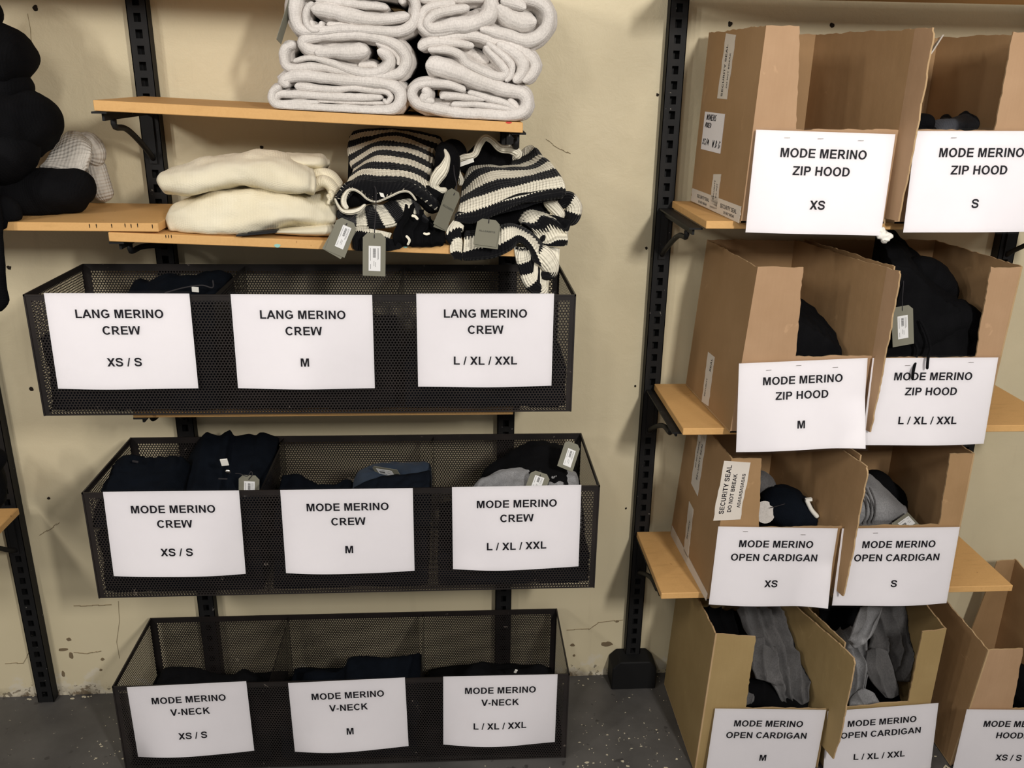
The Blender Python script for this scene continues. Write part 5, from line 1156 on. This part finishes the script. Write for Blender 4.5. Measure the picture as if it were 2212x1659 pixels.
drape('mid grey cardigan with a wide cut sleeve in the open cardigan L / XL / XXL carton', [
    ([[(1080, 440), (1130, 430), (1200, 420), (1290, 400)], [(1080, 545), (1140, 545), (1220, 550), (1290, 520)], [(1130, 620), (1190, 620), (1250, 640), (1300, 640)], [(1150, 750), (1200, 760), (1250, 760), (1290, 740)], [(1160, 880), (1190, 880), (1230, 870), (1260, 860)]], (-.22, -.27, -.31, -.33, -.35), 3.1, .026, 'body'),
    ([[(1250, 300), (1310, 290), (1380, 310)], [(1220, 400), (1290, 410), (1350, 400)], [(1190, 480), (1240, 490), (1310, 480)], [(1185, 500), (1220, 550), (1270, 520)]], (-.26, -.30, -.335, -.34), 1.7, .014, 'sleeve'),
    ([[(1180, 850), (1230, 800), (1280, 780), (1340, 830)], [(1180, 880), (1250, 860), (1310, 850), (1370, 870)], [(1190, 910), (1260, 900), (1320, 900), (1380, 900)]], (-.35, -.37, -.38), 2, .010, 'hem')], 'marl', cart=7)
_o = soft('black_hoodie', 'black cloth inside the dark brown floor carton at the frame edge', 'hoodie', KG, [(CF, [(2120, 880), (2220, 800), (2330, 760)], -.28, [.08, .10, .10], 1.0, .04)], 'black'); contain(_o, CARTS[8])

# ------------------------------------------------------------------ swing tags
SW = 'olive grey swing tags'
def swing(label, C, top, bot, ytop, ybot, w, yaw=0.0, sticker=None, cord=None, second=None, text=None, ln=None, flip=False):
    """A card tag: top and bottom centre in the crop, width w, with sticker = (along0, along1, width share), cord = points with depth."""
    P0, P1 = at(*C(*top), y=ytop), at(*C(*bot), y=ybot); a = (P1-P0); Ln = ln or a.length; a.normalize()
    wd = Vector((math.cos(yaw), math.sin(yaw), 0)); wd = (wd - a*wd.dot(a)).normalized(); n = wd.cross(-a).normalized()
    if n.y > 0 and abs(yaw) < 1.2: n = -n
    root = thing('swing_tag', label, 'tag', SW)
    def card(name, o, wd, a, n, th=.0009, mat='tag'):
        bm = bmesh.new(); c = w*.2; pr = [(-w/2+c, 0), (w/2-c, 0), (w/2, c*1.05), (w/2, Ln), (-w/2, Ln), (-w/2, c*1.05)]
        F = [bm.verts.new(o+wd*x+a*y+n*th/2) for x, y in pr]; R = [bm.verts.new(o+wd*x+a*y-n*th/2) for x, y in pr]
        bm.faces.new(F); bm.faces.new(R[::-1])
        for k in range(6): bm.faces.new((F[k], F[(k+1) % 6], R[(k+1) % 6], R[k]))
        return link(name, bm, M[mat], root)
    cd_ = card('card', P0, wd, a, n)
    if second:
        r = Matrix.Rotation(second[0], 3, n); card('back_card', P0-n*.002+wd*second[1]+a*second[2], r @ wd, r @ a, n)
    def plate(name, s0, s1, t0, t1, off, mat, par):
        bm = bmesh.new(); obox(bm, P0+wd*(s0+s1)/2+a*(t0+t1)/2+n*(off), wd*(s1-s0)/2, a*(t1-t0)/2, n*.0002); return link(name, bm, mat, par)
    if sticker:
        t0, t1, sw_, dx = sticker; hw = w*sw_/2; s0, s1 = dx*w-hw, dx*w+hw
        sk = plate('barcode_sticker', s0, s1, Ln*t0, Ln*t1, .0008, M['sticker'], root)
        bm = bmesh.new(); H = Ln*(t1-t0); rnd = random.Random(len(label)); W = s1-s0
        def pl(x0, x1, y0, y1): obox(bm, P0+wd*(s0+W*(x0+x1)/2)+a*(Ln*t0+H*(y0+y1)/2)+n*.00115, wd*W*(x1-x0)/2, a*H*(y1-y0)/2, n*.0001)
        y = .10
        while y < .46: h = rnd.choice((.008, .014, .02)); pl(.36, .60, y, y+h); y += h+rnd.choice((.008, .012))
        for x in (.14, .72, .82): pl(x, x+.025, .08, rnd.uniform(.5, .62))
        for x, y0 in ((.16, .72), (.44, .60), (.58, .64)): pl(x, x+.025, y0, y0+.2)
        link('print', bm, M['print'], sk)
    if text: flat_text('print', text, P0+a*Ln*.47, wd if not flip else -wd, -a if not flip else a, .0062, M['faint'], cd_, 0, .0006+.0005)
    if cord:
        bm = bmesh.new(); tube(bm, W3(C, cord, 0)+[P0+a*.009+n*.001, P0+a*.0115+n*.0015], .0011, 1, 36, 8, .05, capr=.3); link('cord', bm, M['string'], root)
    return settle(root)
swing('olive tag hanging straight down below the folded striped sweater', CS1, (530, 1138), (527, 1592), -.392, -.397, .0475, 0, (.30, .88, .52, .02), [(530, 640, -.352), (548, 700, -.36), (545, 900, -.378), (533, 1080, -.388)])
swing('olive tag pair tilted beside the cream sweaters, barcode facing out', CS1, (252, 1005), (112, 1356), -.380, -.385, .044, 0, (.16, .80, .42, .08), [(335, 940, -.36), (290, 985, -.372)], (-.12, .003, .004))
swing('olive tag pair seen almost edge on between the two striped sweaters', CS1, (1385, 690), (1215, 1075), -.352, -.372, .040, .75, None, [(1365, 420, -.28), (1375, 520, -.31), (1398, 640, -.34)], (.12, -.004, .004), 'ALLSAINTS')
swing('olive tag lying on the slumped striped sweater, small lettering across it', CS2, (630, 895), (585, 1155), -.352, -.402, .0485, .0, None, [(620, 870, -.34), (628, 890, -.35)], (.03, .002, .004), 'ALLSAINTS')
swing('olive tag with looped cord beside the divider of the middle basket', CQ, (1700, 535), (1698, 900), -.345, -.352, .0475, 0, (.18, .72, .52, .02), [(1545, 515, -.345), (1600, 520, -.345), (1680, 545, -.345), (1720, 495, -.345), (1735, 530, -.346)])
swing('olive tag tilted on the slate blue knit in the middle basket', CM, (500, 345), (665, 372), -.285, -.325, .040, -.5, (.15, .75, .6, 0), None)
swing('olive tag leaning against the mesh end of the middle basket', CM, (1772, 168), (1718, 335), -.305, -.35, .040, .25, (.25, .88, .5, .05), None)
swing('olive tag lying on the heather grey sweater in the middle basket', CM, (1568, 358), (1520, 490), -.352, -.392, .0475, 0, (.2, .8, .48, 0), [(1555, 345, -.34), (1565, 352, -.345)])
swing('olive tag hanging on a long cord inside the zip hood L / XL / XXL carton', CR, (1526, 470), (1533, 690), -.374, -.378, .0495, 0, (.24, .82, .48, 0), [(1536, 240, -.30), (1534, 330, -.345), (1528, 440, -.370)])
swing('dark tag lying under the rolled grey knit in the open cardigan S carton', CR2, (1490, 640), (1590, 570), -.33, -.29, .040, .3, (.3, .9, .6, 0), None)
swing('dark tag seen edge on beside the pale grey sweater stack', CA, (400, -60), (205, 575), -.33, -.352, .030, 1.38, None, None)
# round tag
root = thing('round_tag', 'round off-white tag with a notch in the taped open cardigan XS carton', 'tag'); c = at(*CR2(758, 535), y=-.30); bm = bmesh.new()
K = 30; n = Vector((.1, -.9, .4)).normalized(); ux = Vector((1, .1, 0)).normalized(); uy = n.cross(ux)
pr = []
for k in range(K):
    a = 2*PI*k/K; r = .027*(1-.28*math.exp(-((a-.75)/.16)**2)); pr.append((r*math.cos(a), r*math.sin(a)*1.05))
F = [bm.verts.new(c+ux*x+uy*y+n*.0005) for x, y in pr]; R = [bm.verts.new(c+ux*x+uy*y-n*.0005) for x, y in pr]; bm.faces.new(F); bm.faces.new(R[::-1])
for k in range(K): bm.faces.new((F[k], F[(k+1) % K], R[(k+1) % K], R[k]))
link('card', bm, M['grey_wool'], root); bm = bmesh.new(); tube(bm, W3(CR2, [(785, 512), (830, 500), (872, 488)], -.302), .0011, 1, 20, 8, .05); link('cord', bm, M['string'], root); settle(root)

# ------------------------------------------------------------------ loose bits
bm = bmesh.new(); P = [at(*q, y=-.402) for q in ((1908, 490), (1904, 505), (1911, 515), (1908, 526))]
tube(bm, P, [.007, .010, .0135, .008], .9, 30, 18, .6, 90, 3); tag(link('crumpled_tape', bm, M['tissue']), 'crumpled white tape lump hanging between the two zip hood signs', 'tape')
bm = bmesh.new(); A = [at(2030, 84, y=-.30), at(2008, 118, y=-.385), at(1998, 132, y=-.41)]
for a, b in zip(A, A[1:]): obox(bm, (a+b)/2, (b-a)*.52, Vector((.002, .0006, 0)), Vector((.0065, 0, .008)))
tag(link('tape_strip', bm, M['tape']), 'curled strip of clear tape bridging the two highest cartons', 'tape')
rnd = random.Random(5); bm = bmesh.new()
def flake(x, y, r):
    K = 6; z = .0004; vs = [Vector((x+math.cos(2*PI*k/K+r*900)*r*rnd.uniform(.4, 1.3), y+math.sin(2*PI*k/K+r*900)*r*rnd.uniform(.3, .9), 0)) for k in range(K)]
    t = [bm.verts.new(v+Vector((0, 0, z+.0012))) for v in vs]; b = [bm.verts.new(v+Vector((0, 0, z))) for v in vs]; bm.faces.new(t)
    for k in range(K): bm.faces.new((t[k], t[(k+1) % K], b[(k+1) % K], b[k]))
for k in range(150):
    p = (rnd.uniform(.32, .66), -abs(rnd.gauss(.33, .16)))
    if p[1] < -.02: flake(p[0], p[1], rnd.choice((.001, .0015, .002, .0035)))
for k in range(40): flake(rnd.uniform(-1.0, -.88), rnd.uniform(-.34, -.12), rnd.choice((.001, .0015, .002, .004)))
for k in range(70): flake(rnd.uniform(-1.3, .62), -.012-abs(rnd.gauss(0, .02)), rnd.choice((.0015, .0025, .004, .006)))
for k in range(26): flake(rnd.uniform(.3, .62), rnd.uniform(-.52, -.36), rnd.choice((.002, .004, .006)))
for k in range(14): flake(rnd.uniform(-.7, .3), rnd.uniform(-.40, -.36), rnd.choice((.002, .003, .005)))
for k in range(20): flake(rnd.uniform(1.25, 1.33), rnd.uniform(-.46, -.3), rnd.choice((.002, .004, .012)))
fk = link('paint_flakes', bm, M['flake']); fk['kind'] = 'stuff'; tag(fk, 'pale paint flakes and crumbs scattered on the dark floor', 'flakes')

# the lower, hidden-in-the-carton part of heaped knits, down to the carton floor
def lower(key, C, top, yb, yf, drop, zb, mat, cart):
    o = [q for q in COL.objects if q.get('label') and key in q['label']][0]
    if o.type == 'MESH':
        bm = bmesh.new(); bm.from_mesh(o.data); heap(bm, C, top, yb, yf, drop, zb, 5); bm.to_mesh(o.data); bm.free(); contain(o, CARTS[cart]); return
    bm = bmesh.new(); heap(bm, C, top, yb, yf, drop, zb, 5); c = link('lower_fold', bm, M[mat]); contain(c, CARTS[cart])
    c.parent = o; c.location = -Vector(o.location)
lower('black sweater end in the zip hood S', CU, [(1490, 770), (1540, 725), (1610, 715), (1680, 745), (1700, 790)], -.24, -.30, .02, 1.466, 'black', 1)
lower('slate grey hoodie just above', CU, [(1700, 790), (1760, 750), (1900, 742), (2030, 748), (2080, 790)], -.15, -.27, .03, 1.466, 'smoke', 1)
lower('white plastic toggle', CR2, [(700, 610), (760, 540), (900, 510), (1010, 560), (1080, 630)], -.18, -.33, .04, .530, 'navy', 4)
lower('black knit behind the rolled', CR2, [(1180, 640), (1300, 580), (1450, 585), (1600, 600), (1680, 650)], -.12, -.33, .05, .530, 'black', 5)
lower('black knit at the bottom', CF, [(530, 900), (600, 840), (740, 850), (880, 880), (960, 910)], -.26, -.38, .03, .010, 'black', 6)
lower('black cloth low in the open', CF, [(1090, 900), (1180, 850), (1340, 850), (1500, 850), (1560, 900)], -.22, -.38, .04, .010, 'black', 7)
